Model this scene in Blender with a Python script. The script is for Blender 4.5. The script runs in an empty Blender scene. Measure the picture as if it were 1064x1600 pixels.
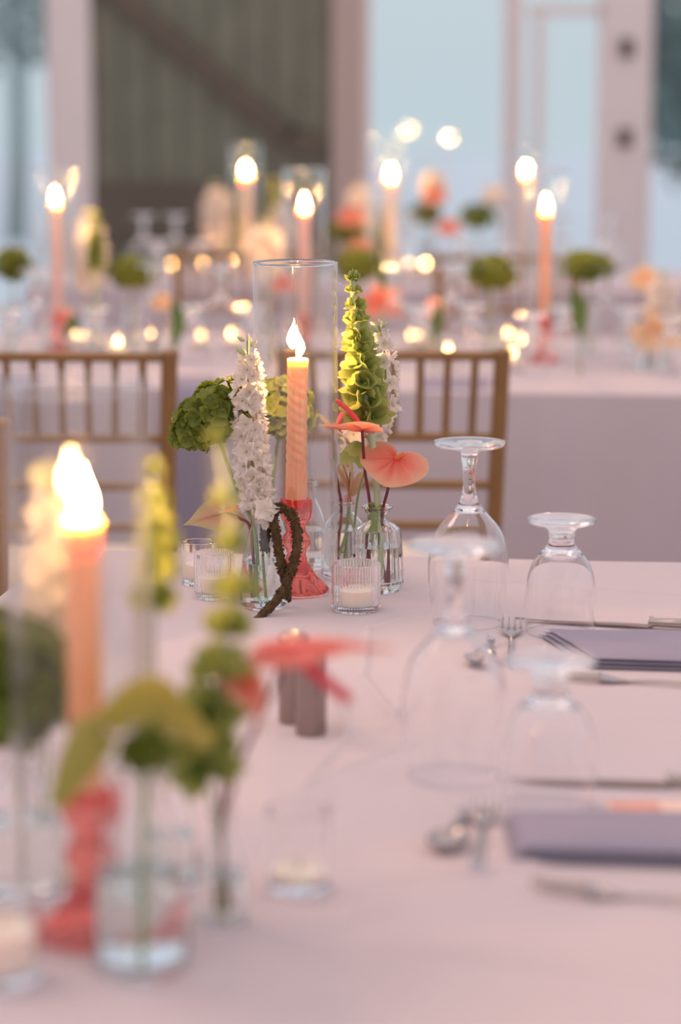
import bpy, math, random
from mathutils import Vector, Matrix, Euler, noise
PI = math.pi
R = random.Random(7)
SC = bpy.context.scene
COL = SC.collection

# ------------------------------------------------------------------ camera
TZ = 0.75                      # table top height
CZ = TZ + 0.60                 # camera height
F = 3778.0                     # focal length in pixels of the 1064x1600 frame
HOR = 145.0                    # horizon row
PITCH = math.atan((800 - HOR) / F)
cam_d = bpy.data.cameras.new('camera')
cam = bpy.data.objects.new('camera', cam_d); COL.objects.link(cam)
cam.location = (0, 0, CZ); cam.rotation_euler = (PI / 2 - PITCH, 0, 0)
cam_d.sensor_fit = 'VERTICAL'; cam_d.sensor_height = 36; cam_d.sensor_width = 24
cam_d.lens = F / 1600 * 36
cam_d.clip_end = 200; cam_d.clip_start = 0.05
cam_d.dof.use_dof = True
cam_d.dof.focus_distance = 2.90
cam_d.dof.aperture_fstop = 2.4
SC.camera = cam

# ------------------------------------------------------------------ world, sun, exposure
W = bpy.data.worlds.new('world'); SC.world = W; W.use_nodes = True
nt = W.node_tree; nt.nodes.clear()
wo = nt.nodes.new('ShaderNodeOutputWorld'); bg = nt.nodes.new('ShaderNodeBackground')
tc = nt.nodes.new('ShaderNodeTexCoord'); sx = nt.nodes.new('ShaderNodeSeparateXYZ'); cr = nt.nodes.new('ShaderNodeValToRGB')
nt.links.new(tc.outputs['Generated'], sx.inputs[0]); nt.links.new(sx.outputs['Z'], cr.inputs[0])
nt.links.new(cr.outputs[0], bg.inputs[0]); nt.links.new(bg.outputs[0], wo.inputs[0])
e = cr.color_ramp.elements
e[0].position = 0.0; e[0].color = (0.60, 0.70, 0.76, 1)
e[1].position = 0.12; e[1].color = (0.66, 0.72, 0.77, 1)
n = e.new(0.38); n.color = (0.74, 0.79, 1.02, 1)
n = e.new(1.0); n.color = (0.97, 0.82, 0.75, 1)
bg.inputs[1].default_value = 0.92
SC.view_settings.view_transform = 'Standard'; SC.view_settings.look = 'None'
SC.view_settings.gamma = 1; SC.view_settings.use_curve_mapping = False
SC.view_settings.exposure = 0.04
sun_d = bpy.data.lights.new('sun', 'SUN'); sun_d.energy = 0.9; sun_d.angle = math.radians(25); sun_d.color = (1.0, 0.66, 0.52)
sun = bpy.data.objects.new('sun', sun_d); COL.objects.link(sun)
sun.rotation_euler = (math.radians(-24), math.radians(-34), 0)
c = SC.cycles
c.max_bounces = 20; c.transmission_bounces = 16; c.transparent_max_bounces = 40; c.glossy_bounces = 8; c.diffuse_bounces = 4
c.sample_clamp_indirect = 6.0; c.caustics_reflective = True; c.caustics_refractive = True; c.blur_glossy = 0.1
c.use_denoising = True

# ------------------------------------------------------------------ pixel helpers
cp, sp = math.cos(PITCH), math.sin(PITCH)
def ray(px, py):
    u = (px - 532) / F; v = (800 - py) / F
    return Vector((u, cp + v * sp, -sp + v * cp))
def T(px, py, h=0.0):
    """point on the plane h above the table tops seen at this pixel"""
    d = ray(px, py); k = (TZ + h - CZ) / d.z
    return Vector((0, 0, CZ)) + d * k
def Q(px, py, y):
    """point at depth y seen at this pixel"""
    d = ray(px, py)
    return Vector((0, 0, CZ)) + d * (y / d.y)

# ------------------------------------------------------------------ mesh helpers
def MESH(name, v, f, mat=None, smooth=True, t=None):
    me = bpy.data.meshes.new(name)
    me.from_pydata([tuple(a) for a in v], [], f)
    if smooth: me.polygons.foreach_set('use_smooth', [True] * len(me.polygons))
    if t is not None:
        at = me.attributes.new('t', 'FLOAT', 'POINT'); at.data.foreach_set('value', t)
    if mat: me.materials.append(mat)
    me.update()
    if smooth: me.set_sharp_from_angle(angle=math.radians(30 if mat and ('glass' in mat.name or 'water' in mat.name) else 52))
    return me
def OBJ(name, me, parent=None, loc=(0, 0, 0), rot=None, scale=None):
    o = bpy.data.objects.new(name, me); COL.objects.link(o)
    o.location = loc
    if rot is not None:
        if isinstance(rot, Matrix):
            o.rotation_mode = 'QUATERNION'; o.rotation_quaternion = rot.to_quaternion()
        else: o.rotation_euler = rot
    if scale is not None: o.scale = scale if hasattr(scale, '__len__') else (scale,) * 3
    if parent: o.parent = parent
    return o
def tag(o, label=None, cat=None, group=None, kind=None):
    if label: o['label'] = label
    if cat: o['category'] = cat
    if group: o['group'] = group
    if kind: o['kind'] = kind
    return o
def THING(name, label, cat, loc, rotz=0, group=None):
    o = bpy.data.objects.new(name, None); COL.objects.link(o)
    o.empty_display_size = 0.02
    o.location = loc; o.rotation_euler = (0, 0, rotz)
    return tag(o, label, cat, group)

class MB:
    def __init__(s): s.v = []; s.f = []; s.t = []
    def add(s, v, f, t=None):
        n = len(s.v); s.v += [Vector(a) for a in v]; s.f += [tuple(i + n for i in q) for q in f]
        s.t += t if t is not None else [0.0] * len(v)
        return s
    def box(s, x0, x1, y0, y1, z0, z1, M=None):
        v = [Vector(p) for p in ((x0,y0,z0),(x1,y0,z0),(x1,y1,z0),(x0,y1,z0),(x0,y0,z1),(x1,y0,z1),(x1,y1,z1),(x0,y1,z1))]
        if M: v = [M @ p for p in v]
        return s.add(v, [(0,3,2,1),(4,5,6,7),(0,1,5,4),(1,2,6,5),(2,3,7,6),(3,0,4,7)])
    def build(s, name, mat, smooth=True): return MESH(name, s.v, s.f, mat, smooth, s.t)

def lathe(profile, seg=32, mod=None, close=False, squash=1.0):
    """profile: (r, z) pairs; mod(r, z, ang, i) -> radius"""
    v, f, t = [], [], []; m = len(profile)
    for i, (r, z) in enumerate(profile):
        for k in range(seg):
            a = 2 * PI * k / seg
            rr = mod(r, z, a, i) if mod else r
            v.append(Vector((rr * math.cos(a), rr * math.sin(a) * squash, z))); t.append(i / max(1, m - 1))
    rows = m if close else m - 1
    for i in range(rows):
        j = (i + 1) % m
        for k in range(seg):
            l = (k + 1) % seg
            f.append((i * seg + k, i * seg + l, j * seg + l, j * seg + k))
    if not close:
        if profile[0][0] > 1e-5: f.append(tuple(reversed(range(seg))))
        if profile[-1][0] > 1e-5: f.append(tuple(range((m - 1) * seg, m * seg)))
    return v, f, t
def smooth_pts(pts, n=6):
    pts = [Vector(p) for p in pts]
    if len(pts) < 3: return pts
    out = []; P = [pts[0] * 2 - pts[1]] + pts + [pts[-1] * 2 - pts[-2]]
    for i in range(1, len(P) - 2):
        a, b, c_, d = P[i - 1], P[i], P[i + 1], P[i + 2]
        for k in range(n):
            s = k / n
            out.append(0.5 * ((2 * b) + (c_ - a) * s + (2 * a - 5 * b + 4 * c_ - d) * s * s + (3 * b - 3 * c_ + d - a) * s ** 3))
    out.append(pts[-1]); return out
def tube(pts, r, seg=8, sm=6):
    pts = smooth_pts(pts, sm) if sm else [Vector(p) for p in pts]
    rf = r if callable(r) else (lambda s: r)
    v, f, t = [], [], []; n = len(pts)
    tan0 = (pts[1] - pts[0]).normalized()
    up = tan0.orthogonal().normalized()
    for i, p in enumerate(pts):
        tan = (pts[min(i + 1, n - 1)] - pts[max(i - 1, 0)]).normalized()
        up = (up - tan * up.dot(tan)).normalized(); side = tan.cross(up)
        rr = rf(i / (n - 1))
        for k in range(seg):
            a = 2 * PI * k / seg
            v.append(p + up * math.cos(a) * rr + side * math.sin(a) * rr); t.append(i / (n - 1))
    for i in range(n - 1):
        for k in range(seg):
            l = (k + 1) % seg
            f.append((i * seg + k, i * seg + l, (i + 1) * seg + l, (i + 1) * seg + k))
    f.append(tuple(reversed(range(seg)))); f.append(tuple(range((n - 1) * seg, n * seg)))
    return v, f, t
def basis(nrm, hint=Vector((0, 0, 1)), spin=0.0):
    """matrix whose Z is nrm"""
    z = Vector(nrm).normalized(); x = Vector(hint).cross(z)
    if x.length < 1e-4: x = Vector((1, 0, 0)).cross(z)
    x.normalize(); y = z.cross(x)
    m = Matrix((x, y, z)).transposed()
    return m @ Matrix.Rotation(spin, 3, 'Z')

# ------------------------------------------------------------------ materials
def NM(name):
    m = bpy.data.materials.new(name); m.use_nodes = True; t = m.node_tree
    b = t.nodes['Principled BSDF']; return m, t, b
def sock(b, n, v):
    if n in b.inputs: b.inputs[n].default_value = v
def simple(name, col, rough=0.5, metal=0.0, noise_amt=0.06, nscale=40, bump=0.0, bscale=200, sss=0.0, sssr=0.005):
    m, t, b = NM(name)
    sock(b, 'Roughness', rough); sock(b, 'Metallic', metal)
    tx = t.nodes.new('ShaderNodeTexCoord'); nz = t.nodes.new('ShaderNodeTexNoise'); nz.inputs['Scale'].default_value = nscale
    t.links.new(tx.outputs['Object'], nz.inputs['Vector'])
    mx = t.nodes.new('ShaderNodeMix'); mx.data_type = 'RGBA'
    mx.inputs[6].default_value = tuple(max(0, x * (1 - noise_amt)) for x in col) + (1,)
    mx.inputs[7].default_value = tuple(min(1, x * (1 + noise_amt)) for x in col) + (1,)
    t.links.new(nz.outputs[0], mx.inputs[0]); t.links.new(mx.outputs[2], b.inputs['Base Color'])
    if bump:
        n2 = t.nodes.new('ShaderNodeTexNoise'); n2.inputs['Scale'].default_value = bscale
        t.links.new(tx.outputs['Object'], n2.inputs['Vector'])
        bp = t.nodes.new('ShaderNodeBump'); bp.inputs['Strength'].default_value = bump; bp.inputs['Distance'].default_value = 0.002
        t.links.new(n2.outputs[0], bp.inputs['Height']); t.links.new(bp.outputs[0], b.inputs['Normal'])
    if sss:
        sock(b, 'Subsurface Weight', sss); sock(b, 'Subsurface Radius', (1.0, 0.45, 0.25)); sock(b, 'Subsurface Scale', sssr)
    return m
def cloth(name, col, sheen=0.1):
    m, t, b = NM(name); sock(b, 'Roughness', 0.9); sock(b, 'Specular IOR Level', 0.15)
    tx = t.nodes.new('ShaderNodeTexCoord'); nz = t.nodes.new('ShaderNodeTexNoise'); nz.inputs['Scale'].default_value = 6
    t.links.new(tx.outputs['Object'], nz.inputs['Vector'])
    mx = t.nodes.new('ShaderNodeMix'); mx.data_type = 'RGBA'
    mx.inputs[6].default_value = tuple(x * 0.95 for x in col) + (1,); mx.inputs[7].default_value = tuple(min(1, x * 1.05) for x in col) + (1,)
    t.links.new(nz.outputs[0], mx.inputs[0]); t.links.new(mx.outputs[2], b.inputs['Base Color'])
    w = t.nodes.new('ShaderNodeTexWave'); w.inputs['Scale'].default_value = 900; w.inputs['Distortion'].default_value = 1
    w2 = t.nodes.new('ShaderNodeTexWave'); w2.bands_direction = 'Y'; w2.inputs['Scale'].default_value = 900; w2.inputs['Distortion'].default_value = 1
    t.links.new(tx.outputs['Object'], w.inputs['Vector']); t.links.new(tx.outputs['Object'], w2.inputs['Vector'])
    ad = t.nodes.new('ShaderNodeMath'); t.links.new(w.outputs[1], ad.inputs[0]); t.links.new(w2.outputs[1], ad.inputs[1])
    bp = t.nodes.new('ShaderNodeBump'); bp.inputs['Strength'].default_value = 0.25; bp.inputs['Distance'].default_value = 0.0004
    t.links.new(ad.outputs[0], bp.inputs['Height']); t.links.new(bp.outputs[0], b.inputs['Normal'])
    sock(b, 'Sheen Weight', sheen)
    return m
def petal(name, c0, c1, trans=0.35, rough=0.5, c2=None, pos=0.5, veins=0.0):
    """leaf or petal: colour along attribute t, part of the light passes through"""
    m, t, b = NM(name); sock(b, 'Roughness', rough)
    at = t.nodes.new('ShaderNodeAttribute'); at.attribute_name = 't'
    rp = t.nodes.new('ShaderNodeValToRGB'); rp.color_ramp.elements[0].color = c0 + (1,); rp.color_ramp.elements[1].color = c1 + (1,)
    if c2: q = rp.color_ramp.elements.new(pos); q.color = c2 + (1,)
    tx = t.nodes.new('ShaderNodeTexCoord'); nz = t.nodes.new('ShaderNodeTexNoise'); nz.inputs['Scale'].default_value = 60
    t.links.new(tx.outputs['Object'], nz.inputs['Vector'])
    ma = t.nodes.new('ShaderNodeMath'); ma.operation = 'MULTIPLY_ADD'; ma.inputs[1].default_value = 0.35; ma.inputs[2].default_value = -0.17
    t.links.new(nz.outputs[0], ma.inputs[0])
    ad = t.nodes.new('ShaderNodeMath'); t.links.new(at.outputs['Fac'], ad.inputs[0]); t.links.new(ma.outputs[0], ad.inputs[1])
    t.links.new(ad.outputs[0], rp.inputs[0]); t.links.new(rp.outputs[0], b.inputs['Base Color'])
    tr = t.nodes.new('ShaderNodeBsdfTranslucent'); t.links.new(rp.outputs[0], tr.inputs[0])
    mx = t.nodes.new('ShaderNodeMixShader'); mx.inputs[0].default_value = trans
    t.links.new(b.outputs[0], mx.inputs[1]); t.links.new(tr.outputs[0], mx.inputs[2])
    t.links.new(mx.outputs[0], t.nodes['Material Output'].inputs[0])
    n2 = t.nodes.new('ShaderNodeTexNoise'); n2.inputs['Scale'].default_value = 250
    t.links.new(tx.outputs['Object'], n2.inputs['Vector'])
    bp = t.nodes.new('ShaderNodeBump'); bp.inputs['Strength'].default_value = 0.4; bp.inputs['Distance'].default_value = 0.001
    t.links.new(n2.outputs[0], bp.inputs['Height']); t.links.new(bp.outputs[0], b.inputs['Normal'])
    return m
def glass(name, col=(1, 1, 1), ior=1.45, rough=0.0):
    m = bpy.data.materials.new(name); m.use_nodes = True; t = m.node_tree; t.nodes.clear()
    o = t.nodes.new('ShaderNodeOutputMaterial'); g = t.nodes.new('ShaderNodeBsdfGlass')
    g.inputs['Color'].default_value = col + (1,); g.inputs['IOR'].default_value = ior; g.inputs['Roughness'].default_value = rough
    t.links.new(g.outputs[0], o.inputs[0]); return m
def thin_glass(name, ior=1.5, tint=(0.98, 0.985, 0.985), refl=1.0, facing=0.0):
    """thin wall: lets light straight through, mirrors by Fresnel"""
    m = bpy.data.materials.new(name); m.use_nodes = True; t = m.node_tree; t.nodes.clear()
    o = t.nodes.new('ShaderNodeOutputMaterial'); a = t.nodes.new('ShaderNodeBsdfTransparent'); g = t.nodes.new('ShaderNodeBsdfGlossy')
    a.inputs[0].default_value = tint + (1,); g.inputs['Roughness'].default_value = 0.0
    g.inputs[0].default_value = (refl, refl, refl, 1)
    lw = t.nodes.new('ShaderNodeLayerWeight'); lw.inputs[0].default_value = 0.5
    pw = t.nodes.new('ShaderNodeMath'); pw.operation = 'POWER'; pw.inputs[1].default_value = 3.6; t.links.new(lw.outputs['Facing'], pw.inputs[0])
    f0 = ((ior - 1) / (ior + 1)) ** 2
    fr = t.nodes.new('ShaderNodeMath'); fr.operation = 'MULTIPLY_ADD'; fr.inputs[1].default_value = 1 - f0; fr.inputs[2].default_value = f0; t.links.new(pw.outputs[0], fr.inputs[0])
    mx = t.nodes.new('ShaderNodeMixShader'); t.links.new(fr.outputs[0], mx.inputs[0])
    t.links.new(a.outputs[0], mx.inputs[1]); t.links.new(g.outputs[0], mx.inputs[2]); t.links.new(mx.outputs[0], o.inputs[0])
    return m
def emit(name, col, s, col2=None):
    m = bpy.data.materials.new(name); m.use_nodes = True; t = m.node_tree; t.nodes.clear()
    o = t.nodes.new('ShaderNodeOutputMaterial'); em = t.nodes.new('ShaderNodeEmission'); em.inputs[1].default_value = s
    if col2:
        at = t.nodes.new('ShaderNodeAttribute'); at.attribute_name = 't'; rp = t.nodes.new('ShaderNodeValToRGB')
        rp.color_ramp.elements[0].color = col + (1,); rp.color_ramp.elements[1].color = col2 + (1,)
        t.links.new(at.outputs['Fac'], rp.inputs[0]); t.links.new(rp.outputs[0], em.inputs[0])
    else: em.inputs[0].default_value = col + (1,)
    # a flame is see-through as well as bright
    tr = t.nodes.new('ShaderNodeBsdfTransparent'); ad = t.nodes.new('ShaderNodeAddShader')
    t.links.new(em.outputs[0], ad.inputs[0]); t.links.new(tr.outputs[0], ad.inputs[1]); t.links.new(ad.outputs[0], o.inputs[0]); return m

CLOTH = cloth('mauve_linen', (0.625, 0.545, 0.575))
NAPKIN = cloth('grey_blue_napkin', (0.33, 0.30, 0.385))
GLASS = glass('clear_glass')
CRYSTAL = glass('crystal_handle', (0.97, 0.98, 1.0), 1.5)
CYL = thin_glass('hurricane_glass', 1.62)
RIMG = glass('hurricane_rim', (1, 1, 1), 1.5)
PANE = thin_glass('window_glass', 1.55, (0.97, 0.98, 0.98))
WATER = glass('water', (0.97, 1.0, 0.985), 1.33)
CORALG = glass('coral_pressed_glass', (1.0, 0.52, 0.47), 1.45, 0.06)
STEEL = simple('brushed_steel', (0.36, 0.29, 0.27), 0.22, 1.0, 0.05, 30)
SILVER = simple('cutlery_silver', (0.50, 0.44, 0.41), 0.16, 1.0, 0.05, 30)
GOLDW = simple('gold_painted_wood', (0.31, 0.165, 0.06), 0.35, 0.25, 0.2, 30, 0.1, 80)
CUSH = cloth('ivory_cushion', (0.80, 0.68, 0.56))
WHITEW = simple('white_painted_timber', (0.90, 0.80, 0.77), 0.5, 0, 0.04, 8, 0.1, 60)
TAUPEW = simple('taupe_painted_timber', (0.56, 0.43, 0.38), 0.5, 0, 0.04, 8, 0.1, 60)
DARKW = simple('olive_grey_boards', (0.20, 0.205, 0.15), 0.6, 0, 0.25, 5, 0.2, 60)
DARKB = simple('dark_brown_brace', (0.135, 0.11, 0.08), 0.6, 0, 0.2, 5, 0.2, 60)
IRON = simple('black_iron', (0.13, 0.08, 0.07), 0.5, 0.6, 0.1)
FLOORM = simple('dark_floor_boards', (0.27, 0.25, 0.27), 0.6, 0, 0.25, 3, 0.1, 30)
PAVE = simple('pale_paving', (0.55, 0.72, 0.82), 0.8, 0, 0.12, 1.2)
WAXC = simple('coral_wax', (1.0, 0.47, 0.27), 0.38, 0, 0.03, 20, 0.0, 120, 1.0, 0.028)
WAXP = simple('pink_wax', (1.0, 0.60, 0.52), 0.38, 0, 0.05, 20, 0, 120, 1.0, 0.025)
WAXI = simple('ivory_wax', (0.92, 0.76, 0.66), 0.4, 0, 0.04, 20, 0, 100, 1.0, 0.02)
WICK = simple('burnt_wick', (0.05, 0.03, 0.02), 0.9)
FLAME = emit('candle_flame', (1.0, 0.50, 0.16), 130.0, (1.0, 0.62, 0.27))
FLAME.cycles.emission_sampling = 'FRONT_BACK'
TEAF = emit('tea_light_flame', (1.0, 0.52, 0.17), 46.0)
BULB = emit('warm_bulb', (1.0, 0.55, 0.25), 50.0)
HYD = petal('hydrangea_green', (0.12, 0.165, 0.015), (0.27, 0.32, 0.04), 0.35)
HYDY = petal('hydrangea_lime', (0.24, 0.30, 0.05), (0.40, 0.44, 0.10), 0.35)
BELL = petal('bell_green', (0.21, 0.32, 0.06), (0.50, 0.53, 0.17), 0.45)
STEMG = simple('stem_green', (0.24, 0.34, 0.12), 0.5, 0, 0.2, 60)
STEMP = simple('stem_pale_green', (0.48, 0.56, 0.34), 0.5, 0, 0.15, 60)
STEMR = simple('stem_dark_red', (0.17, 0.025, 0.03), 0.4, 0, 0.2, 60)
WHITEP = petal('delphinium_white', (0.86, 0.80, 0.73), (0.94, 0.87, 0.81), 0.42)
BUDG = petal('delphinium_bud', (0.50, 0.56, 0.32), (0.76, 0.74, 0.58), 0.35)
EYE = simple('floret_eye', (0.42, 0.42, 0.14), 0.6)
CORALP = petal('anthurium_coral', (0.86, 0.13, 0.08), (0.82, 0.50, 0.32), 0.35, 0.28, (0.90, 0.27, 0.19), 0.55)
CORALD = petal('anthurium_deep_coral', (0.86, 0.12, 0.10), (0.84, 0.24, 0.18), 0.3, 0.3)
PALEP = petal('anthurium_pale', (0.62, 0.50, 0.26), (0.52, 0.48, 0.25), 0.45, 0.35, (0.72, 0.42, 0.28), 0.3)
SPADR = simple('spadix_red', (0.78, 0.07, 0.09), 0.4, 0, 0.1, 200, 0.5, 900)
SPADO = simple('spadix_orange', (0.85, 0.18, 0.05), 0.4, 0, 0.1, 200, 0.5, 900)
AMAR = simple('amaranth_brown_green', (0.085, 0.043, 0.010), 0.8, 0, 0.8, 500)
OLIVE = petal('olive_leaf', (0.38, 0.36, 0.07), (0.46, 0.38, 0.09), 0.4)
LEAFG = petal('leaf_green', (0.10, 0.17, 0.04), (0.15, 0.24, 0.06), 0.3)
PINKP = petal('pink_petal', (0.85, 0.36, 0.34), (0.88, 0.55, 0.50), 0.4)
PEACHP = petal('peach_petal', (0.90, 0.50, 0.26), (0.92, 0.68, 0.46), 0.4)
CARD = simple('card_white', (0.78, 0.76, 0.72), 0.7)
CARDP = simple('card_peach', (0.86, 0.62, 0.52), 0.7)
INKG = simple('print_olive', (0.42, 0.40, 0.22), 0.7, 0, 0.5, 300)
INKC = simple('print_coral', (0.78, 0.36, 0.28), 0.7, 0, 0.3, 300)
INKD = simple('print_grey', (0.35, 0.33, 0.33), 0.7)

# ------------------------------------------------------------------ room shell
def struct(name, me, label=None):
    o = OBJ(name, me); o['kind'] = 'structure'
    if label: o['label'] = label
    return o
YW = 11.0
def wx(px): return Q(px, 300, YW).x
def wz(py): return Q(532, py, YW).z
fl = struct('floor', MB().box(-5, 5, -2.5, YW + 0.1, -0.06, -0.012).build('floor', FLOORM, False), 'dark boarded floor of the glasshouse')
for i in range(50):
    x = -5 + i * 0.2
    me = MB().box(x + 0.003, x + 0.197, -2.5, YW, -0.012, 0).build('plank', FLOORM, False) if i == 0 else me
    OBJ('plank', me, fl, (i * 0.2, 0, 0))
# outside
struct('ground', MB().box(-30, 30, YW + 0.15, 60, -0.2, -0.1).build('ground', PAVE, False), 'pale paving outside the windows')
# back wall: header, sill and the posts as separate frame members
ZT = 3.0
struct('wall_back', MB().box(-5, 5, YW, YW + 0.12, ZT, 3.3).build('wall_back', WHITEW, False), 'white timber header above the back windows')
struct('baseboard_back', MB().box(-5, 5, YW, YW + 0.12, 0, 0.14).build('baseboard_back', WHITEW, False))
posts = [(88, 146, WHITEW), (518, 566, TAUPEW), (798, 813, WHITEW), (936, 1004, WHITEW), (-560, -520, WHITEW), (1500, 1540, WHITEW)]
for i, (a, b_, m) in enumerate(posts):
    o = struct('trim_%d' % (i + 1), MB().box(wx(a), wx(b_), YW - 0.03, YW + 0.13, 0.14, ZT).build('trim', m, False))
# windows between the posts
def window(nm, a, b_, bars=(), rails=()):
    x0, x1 = wx(a), wx(b_); t = 0.035
    fr = MB()
    fr.box(x0, x0 + t, YW + 0.02, YW + 0.09, 0.14, ZT).box(x1 - t, x1, YW + 0.02, YW + 0.09, 0.14, ZT)
    fr.box(x0 + t, x1 - t, YW + 0.02, YW + 0.09, 0.14, 0.2).box(x0 + t, x1 - t, YW + 0.02, YW + 0.09, ZT - 0.06, ZT)
    o = struct(nm, fr.build('frame', WHITEW, False))
    for bx_ in bars:
        OBJ('mullion', MB().box(wx(bx_) - 0.02, wx(bx_) + 0.02, YW + 0.03, YW + 0.08, 0.2, ZT - 0.06).build('mullion', WHITEW, False), o)
    for z in rails:
        OBJ('rail', MB().box(x0 + t, x1 - t, YW + 0.03, YW + 0.08, z - 0.025, z + 0.025).build('rail', WHITEW, False), o)
    OBJ('pane', MB().box(x0 + t, x1 - t, YW + 0.05, YW + 0.056, 0.2, ZT - 0.06).build('pane', PANE, False), o)
    return o
window('window_1', -520, 88, (-200,))
window('window_2', 566, 798)
window('window_3', 1004, 1500, (1250,))
# glazed door with frame and hinges
d = struct('door_1', MB().box(wx(846) - 0.04, wx(846), YW + 0.0, YW + 0.06, 0.03, wz(24) + .0).box(wx(936) - 0.012, wx(936), YW, YW + 0.06, 0.03, 1.9)
           .box(wx(822), wx(936), YW + 0.0, YW + 0.06, wz(24), wz(8)).box(wx(822), wx(936), YW, YW + 0.06, 0.03, 0.3).build('door', WHITEW, False), 'white glazed door')
OBJ('pane', MB().box(wx(846), wx(936) - 0.012, YW + 0.03, YW + 0.035, 0.3, wz(24)).build('pane', PANE, False), d)
OBJ('pane', MB().box(wx(813), wx(846) - 0.04, YW + 0.03, YW + 0.035, 0.3, wz(24)).build('pane', PANE, False), d)
OBJ('pane', MB().box(wx(822), wx(936), YW + 0.03, YW + 0.035, wz(8), ZT).build('pane', PANE, False), d)
for py in (75, 215):
    h = MB(); v, f, t = lathe([(0.0, -0.04), (0.016, -0.04), (0.016, 0.04), (0.0, 0.04)], 12); h.add(v, f)
    h.box(-0.03, 0.03, 0.005, 0.02, -0.04, 0.04)
    OBJ('hinge', h.build('hinge', IRON, False), d, (wx(973), YW - 0.05, wz(py)))
# plank barn door with braces
bd = struct('door_2', MB().box(wx(146), wx(518), YW + 0.05, YW + 0.1, 0.14, ZT).build('door_2', DARKW, False), 'dark olive grey boarded door with diagonal braces')
x0, x1 = wx(146), wx(518); nb = 8; bw = (x1 - x0) / nb
for i in range(nb):
    OBJ('board', MB().box(x0 + i * bw + 0.004, x0 + (i + 1) * bw - 0.004, YW + 0.02, YW + 0.05, 0.16, ZT - 0.02).build('board', DARKW, False), bd)
def brace(a, b2, w):
    A, B = Vector(a), Vector(b2); L = (B - A).length
    M = Matrix.Translation(Vector((A.x, YW - 0.01, A.y))) @ Matrix.Rotation(-math.atan2(B.y - A.y, B.x - A.x), 4, 'Y')
    OBJ('brace', MB().box(0, L, -0.015, 0.03, -w / 2, w / 2, M).build('brace', DARKB, False), bd)
brace((wx(150), wz(-40)), (wx(455), wz(215)), 0.10)
brace((wx(450), wz(215)), (wx(516), wz(228)), 0.11)
brace((wx(148), wz(330)), (wx(516), wz(330)), 0.26)
# side walls: posts, low panels and headers of the glasshouse, roof rafters
for s, nm in ((-1, 'wall_left'), (1, 'wall_right')):
    m = MB(); X = 4.2 * s
    m.box(X - 0.05, X + 0.05, -2.4, YW, 0, 0.8).box(X - 0.06, X + 0.06, -2.4, YW, 2.9, 3.1)
    for k in range(10): m.box(X - 0.06, X + 0.06, -2.4 + k * 1.45, -2.28 + k * 1.45, 0.8, 2.9)
    struct(nm, m.build(nm, WHITEW, False))
m = MB().box(-4.2, 4.2, -2.5, -2.4, 0, 0.7).box(-4.2, 4.2, -2.5, -2.4, 2.8, 3.1)
for k in range(5): m.box(-4.2 + k * 2.05, -4.0 + k * 2.05, -2.5, -2.4, 0.7, 2.8)
struct('wall_front', m.build('wall_front', WHITEW, False))
m = MB()
for k in range(8): m.box(-4.2, 4.2, -2.4 + k * 1.8, -2.28 + k * 1.8, 3.1, 3.28)
struct('ceiling', m.build('ceiling', WHITEW, False), 'open white rafters of the glasshouse roof')

# trees outside
def tree(px, y, r, z, mat, lab):
    b0 = Q(px, 145, y); b0.z = -0.1
    t_ = THING('tree', lab, 'tree', b0)
    v, f, t = tube([(0, 0, 0), (0.05, 0, z * 0.5), (0, 0, z)], lambda s: 0.12 * (1 - 0.6 * s), 8)
    OBJ('trunk', MESH('trunk', v, f, mat, True, [0.5] * len(v)), t_)
    mb = MB(); rr = random.Random(int(px))
    for k in range(900):
        dv = Vector((rr.gauss(0, 1), rr.gauss(0, 1), rr.gauss(0, 1))).normalized() * r * rr.uniform(0.5, 1.0); dv.z *= 1.1
        p = Vector((0, 0, z)) + dv; M = basis(dv + Vector((rr.uniform(-1, 1), rr.uniform(-1, 1), rr.uniform(-1, 1))) * r, spin=rr.random() * 6)
        q = [p + M @ (Vector(a) * 0.22) for a in ((-.5, 0, 0), (0, -.3, .05), (.6, 0, 0), (0, .3, .05))]
        mb.add(q, [(0, 1, 2, 3)], [rr.random()] * 4)
    o = OBJ('foliage', mb.build('foliage', mat), t_); o['kind'] = 'stuff'
TEAL = petal('outdoor_leaf_teal', (0.05, 0.11, 0.11), (0.09, 0.17, 0.15), 0.2)
GREY = petal('outdoor_leaf_grey', (0.30, 0.38, 0.36), (0.36, 0.42, 0.40), 0.2)
tree(1140, 17, 0.85, 1.62, TEAL, 'dark teal tree outside the right window')
tree(20, 24, 1.1, 2.7, GREY, 'pale grey green tree outside the left window')

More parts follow.
